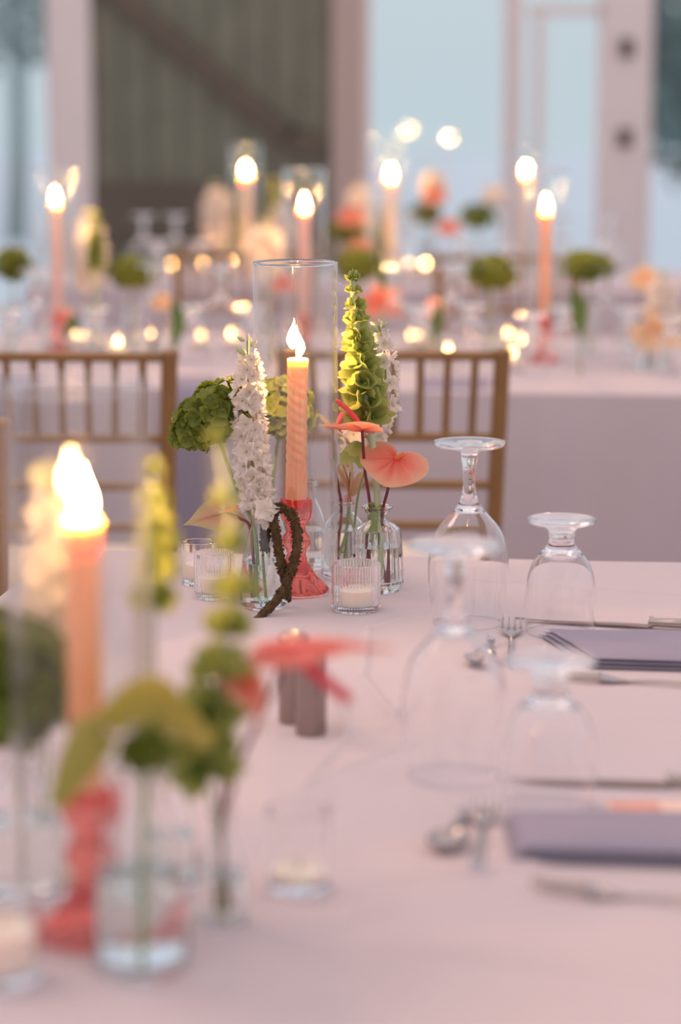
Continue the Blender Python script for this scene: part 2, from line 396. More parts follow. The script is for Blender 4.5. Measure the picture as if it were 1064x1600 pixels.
# ------------------------------------------------------------------ tables with cloths
ROT = math.atan(0.111)
U = Vector((math.cos(ROT), -math.sin(ROT), 0)); V = Vector((math.sin(ROT), math.cos(ROT), 0))
def table(origin, u0, u1, v0, v1, lab, lab2, nu, nv, creases=None, drop=0.70, seed=1):
    """origin: point on the far or near edge; cloth = top grid plus skirt with folds"""
    o = THING('tablecloth', lab, 'tablecloth', (origin.x, origin.y, 0), -ROT)
    mb = MB(); v = []; f = []
    for j in range(nv + 1):
        for i in range(nu + 1):
            a = u0 + (u1 - u0) * i / nu; b2 = v0 + (v1 - v0) * j / nv
            z = TZ + (creases(a, b2) if creases else 0)
            v.append((a, b2, z))
    for j in range(nv):
        for i in range(nu):
            k = j * (nu + 1) + i; f.append((k, k + 1, k + nu + 2, k + nu + 1))
    OBJ('top', MESH('top', v, f, CLOTH), o)
    # skirt
    ring = []; step = 0.012
    def seg(a, b2):
        a, b2 = Vector(a), Vector(b2); n_ = max(2, int((b2 - a).length / step))
        for i in range(n_): ring.append(a.lerp(b2, i / n_))
    seg((u0, v0), (u1, v0)); seg((u1, v0), (u1, v1)); seg((u1, v1), (u0, v1)); seg((u0, v1), (u0, v0))
    cx, cy = (u0 + u1) / 2, (v0 + v1) / 2; n_ = len(ring); v = []; f = []; rows = 10
    cen = Vector((cx, cy))
    for j in range(rows + 1):
        q = j / rows
        for i, p in enumerate(ring):
            s = i * step
            w = (noise.noise(Vector((s * 5.0, seed, 0.4 * q))) + 0.5 * math.sin(s * 17 + 2 * noise.noise(Vector((s * 2, seed, 5))))) * 0.032 * min(1, q * 1.6)
            ex = max(abs(p.x - cx) / ((u1 - u0) / 2), 0); ey = abs(p.y - cy) / ((v1 - v0) / 2)
            out = Vector((0, 0))
            if ex > 0.999: out.x = math.copysign(1, p.x - cx)
            if ey > 0.999: out.y = math.copysign(1, p.y - cy)
            rr = 0.006 * math.sin(min(1, q * 10) * PI / 2)
            pp = p + out * (rr + max(0, w) + 0.03 * q)
            v.append((pp.x, pp.y, TZ - drop * q - (0 if j else 0.0)))
    for j in range(rows):
        for i in range(n_):
            l = (i + 1) % n_; f.append((j * n_ + i, (j + 1) * n_ + i, (j + 1) * n_ + l, j * n_ + l))
    OBJ('skirt', MESH('skirt', v, f, CLOTH), o)
    # the table under it
    t_ = THING('banquet_table', lab2, 'table', (origin.x, origin.y, 0), -ROT)
    OBJ('tabletop', MB().box(u0 + 0.01, u1 - 0.01, v0 + 0.01, v1 - 0.01, TZ - 0.035, TZ - 0.006).build('tabletop', GOLDW, False), t_)
    for a in (u0 + 0.08, u1 - 0.08):
        for b2 in (v0 + 0.08, v1 - 0.08):
            OBJ('leg', MB().box(a - 0.015, a + 0.015, b2 - 0.015, b2 + 0.015, 0, TZ - 0.035).build('leg', IRON, False), t_)
    return o
O1 = T(450, 866)
def loc1(px, py):
    p = T(px, py) - O1; return Vector((p.dot(U), p.dot(V)))
CR = []
for a, b2, hgt in [((575, 985), (566, 1060), 2.2), ((566, 1060), (622, 1135), 2.4), ((600, 1140), (640, 1092), 1.8), ((622, 1135), (640, 1160), 1.5), ((535, 1078), (540, 1150), 2.0),
               ((540, 1150), (470, 1235), 2.0), ((640, 1160), (500, 1215), 1.2), ((430, 990), (575, 985), 1.0), ((560, 1380), (940, 1340), 1.6), ((330, 1500), (620, 1420), 1.6),
               ((700, 900), (1064, 930), 1.0), ((600, 1480), (1064, 1540), 1.6), ((650, 960), (575, 985), 1.0)]:
    CR.append((loc1(*a), loc1(*b2), hgt * 0.001))
def creases(a, b2):
    p = Vector((a, b2)); z = noise.noise(Vector((a * 4, b2 * 4, 0))) * 0.0012
    if b2 < -0.04 and b2 > -1.9:
        for A, B, h in CR:
            d_ = B - A; s = max(0, min(1, (p - A).dot(d_) / d_.length_squared)); q = (p - A - d_ * s).length
            if q < 0.03: z += 2.8 * h * math.exp(-(q / 0.0055) ** 2) * (0.4 + 0.6 * math.sin(PI * (0.1 + 0.8 * s)))
    return z
table(O1, -0.31, 0.70, -2.15, 0.0, 'mauve pink linen tablecloth on the nearest table, lightly creased', 'long table under the nearest mauve cloth', 300, 560, creases, seed=2)
O2 = T(532, 611)
table(O2, -2.6, 2.6, 0, 1.2, 'mauve pink tablecloth on the middle table behind the two gold chairs', 'long table under the middle mauve cloth', 60, 12, None, seed=5)
O3 = T(532, 451)
table(O3, -1.0, 2.2, 0, 0.85, 'mauve pink tablecloth on the farthest table near the windows', 'long table under the farthest mauve cloth', 40, 10, None, seed=9)

# ------------------------------------------------------------------ chairs
def chair(loc, rz, lab):
    t_ = THING('chiavari_chair', lab, 'chair', loc, rz, 'gold chiavari chairs')
    hw = 0.187
    def bar(name, pts, r, seg=10): v, f, _ = tube(pts, r, seg, 0); return OBJ(name, MESH(name, v, f, GOLDW), t_)
    def turned(s):   # bamboo rings
        return 0.0125
    for s in (-1, 1):
        pts = [(s * 0.165, 0.03, 0), (s * 0.168, 0.0, 0.43), (s * 0.178, -0.01, 0.65), (s * hw, -0.03, 0.905)]
        b_ = bar('back_post', pts, 0.0145)
        for (px_, py_, z) in ((0.187, -0.03, 0.91), (0.172, -0.004, 0.52)):
            v, f, _ = lathe([(0, -0.008), (0.015, -0.006), (0.0175, 0), (0.015, 0.006), (0, 0.01)], 12)
            OBJ('ring', MESH('ring', v, f, GOLDW), b_, (s * px_, py_, z))
        bar('front_leg', [(s * 0.185, 0.40, 0), (s * 0.19, 0.38, 0.44)], 0.0135)
        bar('stretcher', [(s * 0.166, 0.02, 0.2), (s * 0.187, 0.39, 0.2)], 0.008)
        bar('stretcher', [(s * 0.166, 0.02, 0.3), (s * 0.187, 0.39, 0.3)], 0.008)
    bar('stretcher', [(-0.186, 0.39, 0.25), (0.186, 0.39, 0.25)], 0.008)
    for z, hw_, y in ((0.905, 0.186, -0.03), (0.762, 0.180, -0.018), (0.678, 0.177, -0.012), (0.605, 0.174, -0.008)):
        bar('rail', [(-hw_, y, z), (hw_, y, z)], 0.0085)
    for k in range(7):
        x = (k - 3) * 0.047
        bar('spindle', [(x * 0.96, -0.018, 0.765), (x, -0.03, 0.90)], 0.0068, 8)
    OBJ('seat', MB().box(-0.195, 0.195, 0.0, 0.40, 0.43, 0.455).build('seat', GOLDW, False), t_)
    prof = [(0, 0.457), (0.17, 0.457), (0.192, 0.465), (0.194, 0.485), (0.18, 0.503), (0.12, 0.512), (0, 0.514)]
    v, f, t = lathe(prof, 40, lambda r, z, a, i: r / max(abs(math.cos(a)), abs(math.sin(a))) ** 0.75)
    OBJ('cushion', MESH('cushion', [(p.x, p.y + 0.2, p.z) for p in v], f, CUSH), t_)
    return t_
pr = Q(785, 600, 4.14)
chair((pr.x - 0.187, 4.17, 0), -ROT * 0.3, 'gold chair with ivory cushion behind the stemmed wine glass')
pf = Q(683, 450, 6.6); chair((pf.x + 0.187, 6.58, 0), PI - ROT, 'gold chair on the far side of the middle table, right of the coral anthurium')
pf = Q(275, 450, 6.7); chair((pf.x + 0.187, 6.70, 0), PI - ROT, 'gold chair on the far side of the middle table, below the boarded door')
pl = Q(268, 600, 4.14)
chair((pl.x - 0.187, 4.15, 0), -ROT * 0.3, 'gold chair behind the blurred foreground candle')
p3 = Q(0, 700, 3.25)
chair((p3.x - 0.187, 3.27, 0), 0, 'gold chair of which one post shows at the left edge of the photo')

# ------------------------------------------------------------------ napkins hanging from the middle table
def hanging(px0, px1, lab):
    a = T(px0, 606); b_ = T(px1, 608)
    c_ = (a + b_) / 2; w = (b_ - a).length / 2
    o = THING('draped_napkin', lab, 'napkin', (c_.x, c_.y, TZ), -ROT, 'napkins hanging over the middle table edge')
    v = []; f = []; path = [(0.16, 0.003), (0.08, 0.003), (0.0, 0.004), (-0.016, 0.002), (-0.032, -0.012), (-0.045, -0.05), (-0.052, -0.12), (-0.058, -0.2), (-0.066, -0.30), (-0.072, -0.42)]
    for s in (0, 1):
        for (y, z) in path:
            for k in range(9):
                x = -w + 2 * w * k / 8
                wv = 0.004 * math.sin(k * 1.9) * (1 if z < -0.01 else 0.2)
                n_ = 0.005 * s
                v.append((x, y - wv - (n_ if z < 0 else 0), z + (n_ if z >= 0 else 0) + 0.001))
    P_ = len(path)
    for s in (0, 1):
        for j in range(P_ - 1):
            for k in range(8):
                q = s * P_ * 9 + j * 9 + k; f.append((q, q + 1, q + 10, q + 9))
    for j in range(P_ - 1):
        for k in (0, 8):
            q = j * 9 + k; f.append((q, q + 9, q + 9 + P_ * 9, q + P_ * 9))
    q = (P_ - 1) * 9
    for k in range(8): f.append((q + k, q + k + 1, q + k + 1 + P_ * 9, q + k + P_ * 9))
    OBJ('fabric', MESH('fabric', v, f, NAPKIN), o)
hanging(655, 760, 'grey blue napkin hanging behind the spindles of the right gold chair')
hanging(262, 318, 'grey blue napkin hanging just right of the left gold chair')
hanging(-60, 40, 'grey blue napkin hanging behind the left part of the left gold chair')

# ------------------------------------------------------------------ candles
def on(mesh_v, off): return [p + off for p in mesh_v]
def glow(parent, loc, w, rad=0.0035):
    """the light a flame gives to what stands round it"""
    l = bpy.data.lights.new('flame_light', 'POINT'); l.energy = w; l.color = (1.0, 0.50, 0.18); l.shadow_soft_size = rad
    o = bpy.data.objects.new('flame_light', l); COL.objects.link(o); o.parent = parent; o.location = loc
def flame_mesh(h=0.034, r=0.0062, lean=0.0):
    prof = [(0, 0), (0.55, 0.06), (0.9, 0.18), (1.0, 0.30), (0.88, 0.45), (0.6, 0.62), (0.33, 0.78), (0.14, 0.9), (0, 1)]
    v, f, t = lathe([(a * r, b_ * h) for a, b_ in prof], 14)
    v = [Vector((p.x + lean * math.sin(p.z / h * 5.0) * 0.003 + lean * 0.002 * p.z / h, p.y, p.z)) for p in v]
    return MESH('flame', v, f, FLAME, True, [1 - x for x in t])
def candle(base, h, r, mat, lab, twist=False, lean=(0, 0), fl=1.0, flh=0.034, group=None):
    """base: the point at the candle's foot"""
    t_ = THING('taper_candle', lab, 'candle', base, 0, group)
    seg = 48 if twist else 20; N = 130 if twist else 12; prof = [(0, 0)]
    for i in range(N + 1): prof.append((r, h * i / N))
    prof += [(r * 0.92, h + 0.0008), (r * 0.75, h - 0.0015), (r * 0.4, h - 0.004), (0, h - 0.0045)]
    def mod(rr, z, a, i):
        if rr < r * 0.95 : return rr
        q = 1.0
        if twist:
            amp = 0.13 * min(1, max(0, (z - 0.035) / 0.02)) * min(1, max(0.15, (h - z) / 0.03))
            ph = 2 * (a + (z - 0.03) / 0.046 * 2 * PI)
            q = 1.04 - amp * (1 - abs(math.sin(ph)))
            # a run of melted wax on the right side
            da = (a - 5.35 + PI) % (2 * PI) - PI
            wz_ = min(1, max(0, (h - 0.022 - z) / 0.004)) * min(1, max(0, (z - 0.03) / 0.06)); q += (0.20 + 0.03 * math.sin(z * 560)) * wz_ * math.exp(-(da / 0.36) ** 4)
            if z > h - 0.004: q += 0.05 * math.sin(5 * a)
            q *= 1 + 0.06 * (1 - z / h) 
        return rr * q
    v, f, t = lathe(prof, seg, mod)
    L = Vector((lean[0], lean[1], 0))
    v = [p + L * (p.z / h) for p in v]
    OBJ('wax', MESH('wax', v, f, mat, True), t_)
    top = Vector((lean[0], lean[1], h - 0.004))
    wv, wf, _ = tube([top, top + Vector((0, 0, 0.006)), top + Vector((0.0015, 0, 0.011))], 0.0009, 6)
    OBJ('wick', MESH('wick', wv, wf, WICK), t_)
    if fl:
        OBJ('flame', flame_mesh(flh, (0.0054 if twist else 0.0062) * fl, 1.0 if twist else 0.3), t_, top + Vector((0, 0, 0.005)))
        glow(t_, top + Vector((0, 0, 0.005 + flh * 0.30)), (2.0 if base[1] > 2.2 else 1.3) if base[1] < 4 else 3.0)
    return t_
STICK = [(0, 0), (0.036, 0), (0.0372, 0.003), (0.036, 0.006), (0.031, 0.011), (0.024, 0.018), (0.0175, 0.027), (0.013, 0.036), (0.0105, 0.045), (0.0115, 0.050), (0.0155, 0.055), (0.0165, 0.061),
         (0.0145, 0.067), (0.011, 0.071), (0.0105, 0.078), (0.0125, 0.083), (0.0165, 0.087), (0.0180, 0.094), (0.0185, 0.104), (0.0175, 0.110), (0.0145, 0.1105), (0.0138, 0.100), (0, 0.098)]
def holder(base, lab, s=1.0, group=None, mat=None):
    t_ = THING('candlestick', lab, 'candlestick', base, 0, group)
    def mod(r, z, a, i):
        if r < 0.009 or z < 0.002 or i > 19: return r
        return r * (1 + 0.05 * math.cos(8 * a) + 0.035 * math.cos(16 * a + z * 600) * (1 if z < 0.04 else 0.5))
    v, f, t = lathe([(r * s, z * s) for r, z in STICK], 64, mod if s == 1.0 else (lambda r, z, a, i: r * (1 + 0.04 * math.cos(8 * a)) if r > 0.009 and 1 < i <= 19 else r))
    OBJ('stem_and_foot', MESH('candlestick', v, f, mat or CORALG), t_)
    return t_
CYLC = {}
def hurricane(base, lab, h=0.40, r=0.0505, group=None):
    t_ = THING('hurricane_glass', lab, 'candle shade', base, 0, group)
    k = (h, r)
    if k not in CYLC:
        w = 0.0022
        prof = [(r, 0.002), (r, h), (r - w, h), (r - w, 0.002)]
        v, f, t = lathe(prof, 72, close=True); a = MESH('hurricane_wall', v, f, CYL)
        rm = []
        for i in range(8):
            q = 2 * PI * i / 8; rm.append((r - w / 2 + 0.0016 * math.cos(q), h + 0.0016 * math.sin(q)))
        v, f, t = lathe(rm, 72, close=True); b_ = MESH('rim', v, f, RIMG)
        v, f, t = lathe([(x, z - h + 0.0018) for x, z in rm], 72, close=True); c_ = MESH('foot_ring', v, f, RIMG)
        CYLC[k] = (a, b_, c_)
    a, b_, c_ = CYLC[k]
    OBJ('wall', a, t_); OBJ('rim', b_, t_); OBJ('foot_ring', c_, t_)
    return t_

# ------------------------------------------------------------------ glassware
def vessel(name, cat, base, prof_out, wall, floor_t, lab, mat=None, seg=64, mod=None, water=None, group=None, rotz=0.0, liquid=None):
    """closed glass shell from an outer profile [(r,z)...] bottom to lip"""
    t_ = THING(name, lab, cat, base, rotz, group)
    out = [(0.0001, 0.0)] + prof_out
    inn = [(max(r - wall, 0.0005), z) for r, z in reversed(prof_out) if z > floor_t]
    inn.append((max(inn[-1][0] - 0.002, 0.001), floor_t)); inn.append((0.0001, floor_t))
    lip = [((out[-1][0] + inn[0][0]) / 2, out[-1][1] + wall * 0.45)]
    out.insert(len(out) - 1, (out[-1][0] - 0.00002, out[-1][1] - 0.0012)); inn.insert(1, (inn[0][0] - 0.00002, inn[0][1] - 0.0012))
    P_ = out + lip + inn; no = len(out)
    v, f, t = lathe(P_, seg, (lambda r, z, a, i: mod(r, z, a, i < no)) if mod else None)
    OBJ('glass_body', MESH(name, v, f, mat or GLASS), t_)
    if water:
        w = [(max(r - wall - 0.0004, 0.001), z) for r, z in prof_out if floor_t + 0.001 < z < water]
        w = [(0.0001, floor_t + 0.0005), (w[0][0] - 0.001, floor_t + 0.0006)] + w + [(w[-1][0], water), (0.0001, water)]
        v, f, t = lathe(w, 40); OBJ('water', MESH('water', v, f, WATER), t_)
    return t_
WINE = [(0.0402, 0), (0.0432, 0.02), (0.0455, 0.045), (0.0462, 0.065), (0.0452, 0.082), (0.0415, 0.098), (0.035, 0.111), (0.0265, 0.121), (0.0185, 0.130), (0.0125, 0.138), (0.0088, 0.147)]
WSTEM = [(0.0088, 0.147), (0.0074, 0.157), (0.0070, 0.170), (0.0078, 0.182), (0.0092, 0.189), (0.0098, 0.192), (0.0095, 0.195), (0.013, 0.199), (0.024, 0.2025), (0.037, 0.2045), (0.0408, 0.2065), (0.0412, 0.2085), (0.0395, 0.2100), (0.025, 0.2095), (0, 0.2090)]
GOB = [(0.0385, 0), (0.0400, 0.018), (0.0404, 0.034), (0.0396, 0.050), (0.0370, 0.064), (0.0325, 0.077), (0.0255, 0.088), (0.0185, 0.096), (0.0148, 0.102)]
GSTEM = [(0.0148, 0.102), (0.0138, 0.107), (0.0142, 0.110), (0.0150, 0.112), (0.0142, 0.1145), (0.0170, 0.118), (0.0240, 0.1215), (0.0340, 0.1240), (0.0380, 0.1262), (0.0385, 0.1285), (0.0370, 0.1300), (0.022, 0.1294), (0, 0.129)]
GC = {}
def goblet(kind, base, lab, group=None, lod=False):
    bowl, stem = (WINE, WSTEM) if kind == 'wine' else (GOB, GSTEM)
    t_ = THING('wine_glass' if kind == 'wine' else 'water_goblet', lab, 'glass', base, R.random() * 6, group)
    k = kind
    if k not in GC:
        w = 0.0011 if kind == 'wine' else 0.0013
        zf = bowl[-3][1]
        fine = [(p.x, p.y) for p in smooth_pts([Vector((r, z, 0)) for r, z in bowl], 4)]; bowl_f = fine
        inn = [(max(r - (0.0006 + 0.008 * z), 0.001), z) for r, z in reversed(fine[:-8])]; w = 0.0006
        apex = (0.0002, bowl[-3][1] + 0.004)
        # full closed surface: apex inside -> down inner wall -> rim -> up the outside -> stem -> foot
        sf = [(max(p.x, 0), p.y) for p in smooth_pts([Vector((r, z, 0)) for r, z in stem], 3)]
        prof = [apex, (inn[0][0] * 0.6, bowl[-3][1] + 0.0025)] + inn + [(bowl[0][0] - w / 2, -0.0003)] + bowl_f + sf[1:]
        prof = [(r, z + 0.001) for r, z in prof]
        # refine with smoothing
        nb_ = len(inn) + 2
        v, f, t = lathe(prof, 72)
        GC[k] = MESH('goblet_' + k, v, f, GLASS)
        v, f, t = lathe([(bowl[0][0] - w / 2 + 0.0006 * math.cos(q * PI / 4), 0.0007 + 0.0006 * math.sin(q * PI / 4)) for q in range(8)], 72, close=True)
        GC[k + 'r'] = MESH('rim', v, f, GLASS)
    OBJ('bowl_and_stem', GC[k], t_)
    return t_
def flute(n, d):
    return lambda r, z, a, outer: r * (1 + d * abs(math.sin(n * a / 2))) if outer and 0.003 < z else r
def votive(base, lab, r=0.0285, h=0.056, ribs=True, wax=0.018, lit=False, group=None, seg=None):
    prof = [(r * 0.9, 0.0), (r * 0.985, 0.003), (r * 0.985, 0.008), (r * 0.99, 0.02), (r, h * 0.7), (r * 1.0, h)]
    t_ = vessel('votive_glass', 'votive holder', base, prof, 0.0019, 0.007, lab, seg=(seg or (312 if ribs else 48)), mod=flute(52, 0.03) if ribs else None, group=group)
    if wax:
        v, f, t = lathe([(0.0, 0.0078), (r - 0.0045, 0.0078), (r - 0.0040, 0.0078 + wax), (r - 0.006, 0.009 + wax), (0.0, 0.0082 + wax)], 32)
        OBJ('wax', MESH('wax', v, f, WAXI), t_)
        wv, wf, _ = tube([(0, 0, wax + 0.006), (0.0005, 0, wax + 0.016)], 0.0008, 6, 0); OBJ('wick', MESH('wick', wv, wf, WICK), t_)
        if lit:
            prof = [(0, 0), (0.0035, 0.002), (0.0045, 0.006), (0.003, 0.012), (0, 0.018)]
            v, f, t = lathe(prof, 10); OBJ('flame', MESH('flame', v, f, TEAF), t_, (0, 0, wax + 0.014)); glow(t_, (0, 0, wax + 0.020), 0.45, 0.003)
    return t_
V_RIB = [(0.0285, 0), (0.0305, 0.004), (0.0308, 0.012), (0.0300, 0.030), (0.0290, 0.055), (0.0280, 0.068), (0.0268, 0.0735), (0.0225, 0.0775), (0.0155, 0.0815), (0.0118, 0.0855), (0.0112, 0.0895), (0.0130, 0.0940), (0.0170, 0.0985), (0.0185, 0.1000)]
V_SM = [(0.0250, 0), (0.0285, 0.004), (0.0290, 0.012), (0.0288, 0.045), (0.0275, 0.060), (0.0235, 0.072), (0.0165, 0.080), (0.0125, 0.085), (0.0118, 0.092), (0.0135, 0.0955), (0.0150, 0.0975)]
V_BOT = [(0.0230, 0), (0.0260, 0.004), (0.0265, 0.014), (0.0255, 0.040), (0.0225, 0.062), (0.0165, 0.080), (0.0110, 0.092), (0.0098, 0.100), (0.0098, 0.112), (0.0125, 0.1165), (0.0128, 0.119)]
V_TEAR = [(0.0240, 0), (0.0272, 0.004), (0.0285, 0.015), (0.0280, 0.035), (0.0245, 0.060), (0.0195, 0.082), (0.0150, 0.098), (0.0140, 0.108), (0.0165, 0.118), (0.0185, 0.121)]
def vase(base, prof, lab, water=0.05, ribs=False, s=1.0, group=None, name='bud_vase'):
    prof = [(r * s, z * s) for r, z in prof]
    md = None
    if ribs: md = lambda r, z, a, outer: r * (1 + 0.035 * abs(math.sin(12 * a))) if outer and 0.006 < z < 0.088 else r
    return vessel(name, 'vase', base, prof, 0.0022, 0.009 * s, lab, seg=192 if ribs else 56, mod=md, water=water, group=group)

# ------------------------------------------------------------------ flowers
def floret_mesh(name, n, L, w, cup, ruff, mat, seed=0, eye=None, round_=1.0):
    rr = random.Random(seed); mb = MB(); NU, NV = 4, 5
    for k in range(n):
        a0 = 2 * PI * k / n + rr.uniform(-0.15, 0.15); l = L * rr.uniform(0.85, 1.1); cu = cup * rr.uniform(0.6, 1.3); tw = rr.uniform(-0.4, 0.4)
        v = []; t = []
        for i in range(NV + 1):
            s = i / NV; wd = w * (math.sin(PI * min(1, 0.12 + 0.83 * s ** 0.85)) ** 0.6)
            for j in range(NU + 1):
                q = (j / NU - 0.5) * 2
                x = s * l * (1 - 0.12 * q * q * s); y = q * wd * 0.5
                z = cu * l * (s ** 1.6) + 0.12 * w * q * q + tw * y * s + ruff * L * math.sin(q * 5 + seed + k * 2) * s * s
                v.append(Vector((x * math.cos(a0) - y * math.sin(a0), x * math.sin(a0) + y * math.cos(a0), z)))
                t.append(0.15 + 0.75 * s + rr.uniform(-0.05, 0.05))
        f = [(i * (NU + 1) + j, i * (NU + 1) + j + 1, (i + 1) * (NU + 1) + j + 1, (i + 1) * (NU + 1) + j) for i in range(NV) for j in range(NU)]
        mb.add(v, f, t)
    return mb.build(name, mat)
HF = [floret_mesh('floret', 4, 0.0120, 0.0150, 0.25, 0.06, HYD, s) for s in range(5)]
HFY = [floret_mesh('floret', 4, 0.0120, 0.0150, 0.25, 0.06, HYDY, s) for s in range(5)]
DF = [floret_mesh('floret', 5, 0.0145, 0.0125, 0.42, 0.20, WHITEP, s + 10) for s in range(6)]
def merge(items, mat, name):
    mb = MB()
    for me, M in items:
        n_ = len(mb.v); mb.v += [M @ v.co for v in me.vertices]; mb.f += [tuple(i + n_ for i in p.vertices) for p in me.polygons]
        mb.t += [d_.value for d_ in me.attributes['t'].data]
    return mb.build(name, mat)
def TM(loc, rot3, s): return Matrix.Translation(loc) @ rot3.to_4x4() @ Matrix.Scale(s, 4)
def stem(parent, pts, r, mat, off, name='stem', seg=8):
    v, f, t = tube([Vector(p) - off for p in pts], r, seg); return OBJ(name, MESH(name, v, f, mat), parent)
def hydrangea(base, cen, ax, stem_pts, lab, n=70, near=True, yellow=False, rot=0.0, group=None, seed=1, fs=1.0):
    """ax: semi axes; florets over an ellipsoid turned by rot about Y"""
    rr = random.Random(seed); base = Vector(base); cen = Vector(cen)
    t_ = THING('hydrangea', lab, 'flower', base, 0, group)
    M = Matrix.Rotation(rot, 3, 'Y'); fl_ = HFY if yellow else HF; items = []
    for i in range(n):
        z = 1 - 2 * (i + 0.5) / n; a = i * 2.39996; r_ = math.sqrt(1 - z * z)
        d_ = Vector((r_ * math.cos(a), r_ * math.sin(a), z))
        lump = 1 + 0.24 * noise.noise(d_ * 2.2 + Vector((seed, 0, 0))) - (0.25 if z < -0.45 else 0)
        p = M @ Vector((d_.x * ax[0], d_.y * ax[1], d_.z * ax[2])) * lump * rr.uniform(0.88, 1.02)
        nrm = (p.normalized() + Vector((rr.uniform(-.7, .7), rr.uniform(-.7, .7), rr.uniform(-.3, .7)))).normalized()
        items.append((rr.choice(fl_), cen - base + p, basis(nrm, spin=rr.random() * 6), rr.uniform(0.8, 1.2) * fs))
    # inner green core of flower stalks
    v, f, t = lathe([(0, -0.62), (0.4, -0.5), (0.68, -0.1), (0.66, 0.3), (0.4, 0.6), (0, 0.68)], 14)
    v = [cen - base + M @ Vector((p.x * ax[0], p.y * ax[1], p.z * ax[2])) for p in v]
    core = OBJ('flower_core', MESH('flower_core', v, f, LEAFG, True, [0.2] * len(v)), t_)
    if near:
        for me, p, b_, s in items: OBJ('floret', me, t_, p, b_, s)
    else:
        o = OBJ('flower_head', merge([(me, TM(p, b_, s)) for me, p, b_, s in items], HYDY if yellow else HYD, 'flower_head'), t_); o['kind'] = 'stuff'
    stem(t_, [cen - Vector((0, 0, ax[2] * 0.3))] + stem_pts + [base], 0.0022, STEMG, base)
    return t_
def delphinium(base, axis, lab, n=30, r0=0.006, r1=0.016, near=True, group=None, seed=3, fs=1.0, buds=5, stem_pts=()):
    """axis: points from the tip of the spike to its foot (world)"""
    rr = random.Random(seed); base = Vector(base); t_ = THING('delphinium', lab, 'flower', base, 0, group)
    P_ = smooth_pts(axis, 10); items = []; budm = []
    for i in range(n):
        s = (i + 0.5) / n; q = 0.12 + 0.88 * s; p = P_[min(len(P_) - 1, int(q * (len(P_) - 1)))]
        a = i * 2.4 + rr.uniform(-.3, .3); dr = Vector((math.cos(a), math.sin(a), rr.uniform(-0.2, 0.35)))
        rad = (r0 + (r1 - r0) * min(1, s * 3.5)) * (1 if s < 0.8 else 0.85)
        items.append((rr.choice(DF), p - base + dr * rad, basis(dr, spin=rr.random() * 6), fs * rr.uniform(0.8, 1.12) * (0.66 + 0.34 * min(1, s * 3.5))))
    if near:
        for me, p, b_, s in items:
            o = OBJ('floret', me, t_, p, b_, s)
            v, f, _ = lathe([(0, -0.001), (0.0014, 0.001), (0.0012, 0.004), (0, 0.005)], 8)
            if i % 1 == 0: OBJ('eye', EYEM, o)
    else:
        o = OBJ('flower_spike', merge([(me, TM(p, b_, s)) for me, p, b_, s in items], WHITEP, 'flower_spike'), t_); o['kind'] = 'stuff'
    for i in range(buds):
        p = P_[int((0.0 + 0.03 * i) * len(P_))]; a = i * 2.6
        dr = Vector((math.cos(a) * (0 if i == 0 else 1), math.sin(a) * 0.5, 0.5 if i else 1)).normalized()
        v, f, t = lathe([(0, 0), (0.0022, 0.002), (0.0036, 0.006), (0.003, 0.011), (0.0008, 0.015), (0, 0.0155)], 10)
        b_ = OBJ('bud', MESH('bud', v, f, BUDG, True, t), t_, p - base + dr * (0 if i == 0 else 0.004), basis(dr), fs * (0.6 + 0.15 * i))
    stem(t_, [P_[0]] + [P_[len(P_) // 3], P_[2 * len(P_) // 3], P_[-1]] + list(stem_pts) + [base], 0.0014, STEMG, base)
    return t_
_v, _f, _ = lathe([(0, -0.001), (0.0011, 0.001), (0.0009, 0.003), (0, 0.004)], 8); EYEM = MESH('eye', _v, _f, EYE)
def bell_mesh(seed):
    rr = random.Random(seed); prof = [(0.0006, 0), (0.0035, 0.001), (0.0065, 0.004), (0.0090, 0.0085), (0.0110, 0.0130), (0.0132, 0.0165)]
    ph = rr.random() * 6; sq = rr.uniform(0.75, 1.0)
    v, f, t = lathe(prof, 20, lambda r, z, a, i: r * (1 + (0.06 * math.cos(5 * a + ph) + 0.05 * math.cos(3 * a + 2 * ph)) * (z / 0.015)), squash=sq)
    f = [q for q in f if len(q) == 4]
    v = [Vector((p.x, p.y, p.z + 0.0022 * math.cos(5 * math.atan2(p.y, p.x) + ph) * (p.z / 0.015) ** 2)) for p in v]
    # inner seed
    mb = MB().add(v, f, t); a, b_, c_ = lathe([(0, 0.002), (0.0016, 0.003), (0.0018, 0.005), (0, 0.0065)], 8); mb.add(a, b_, [0.0] * len(a))
    return mb.build('bell', BELL)
BM = [bell_mesh(s) for s in range(5)]
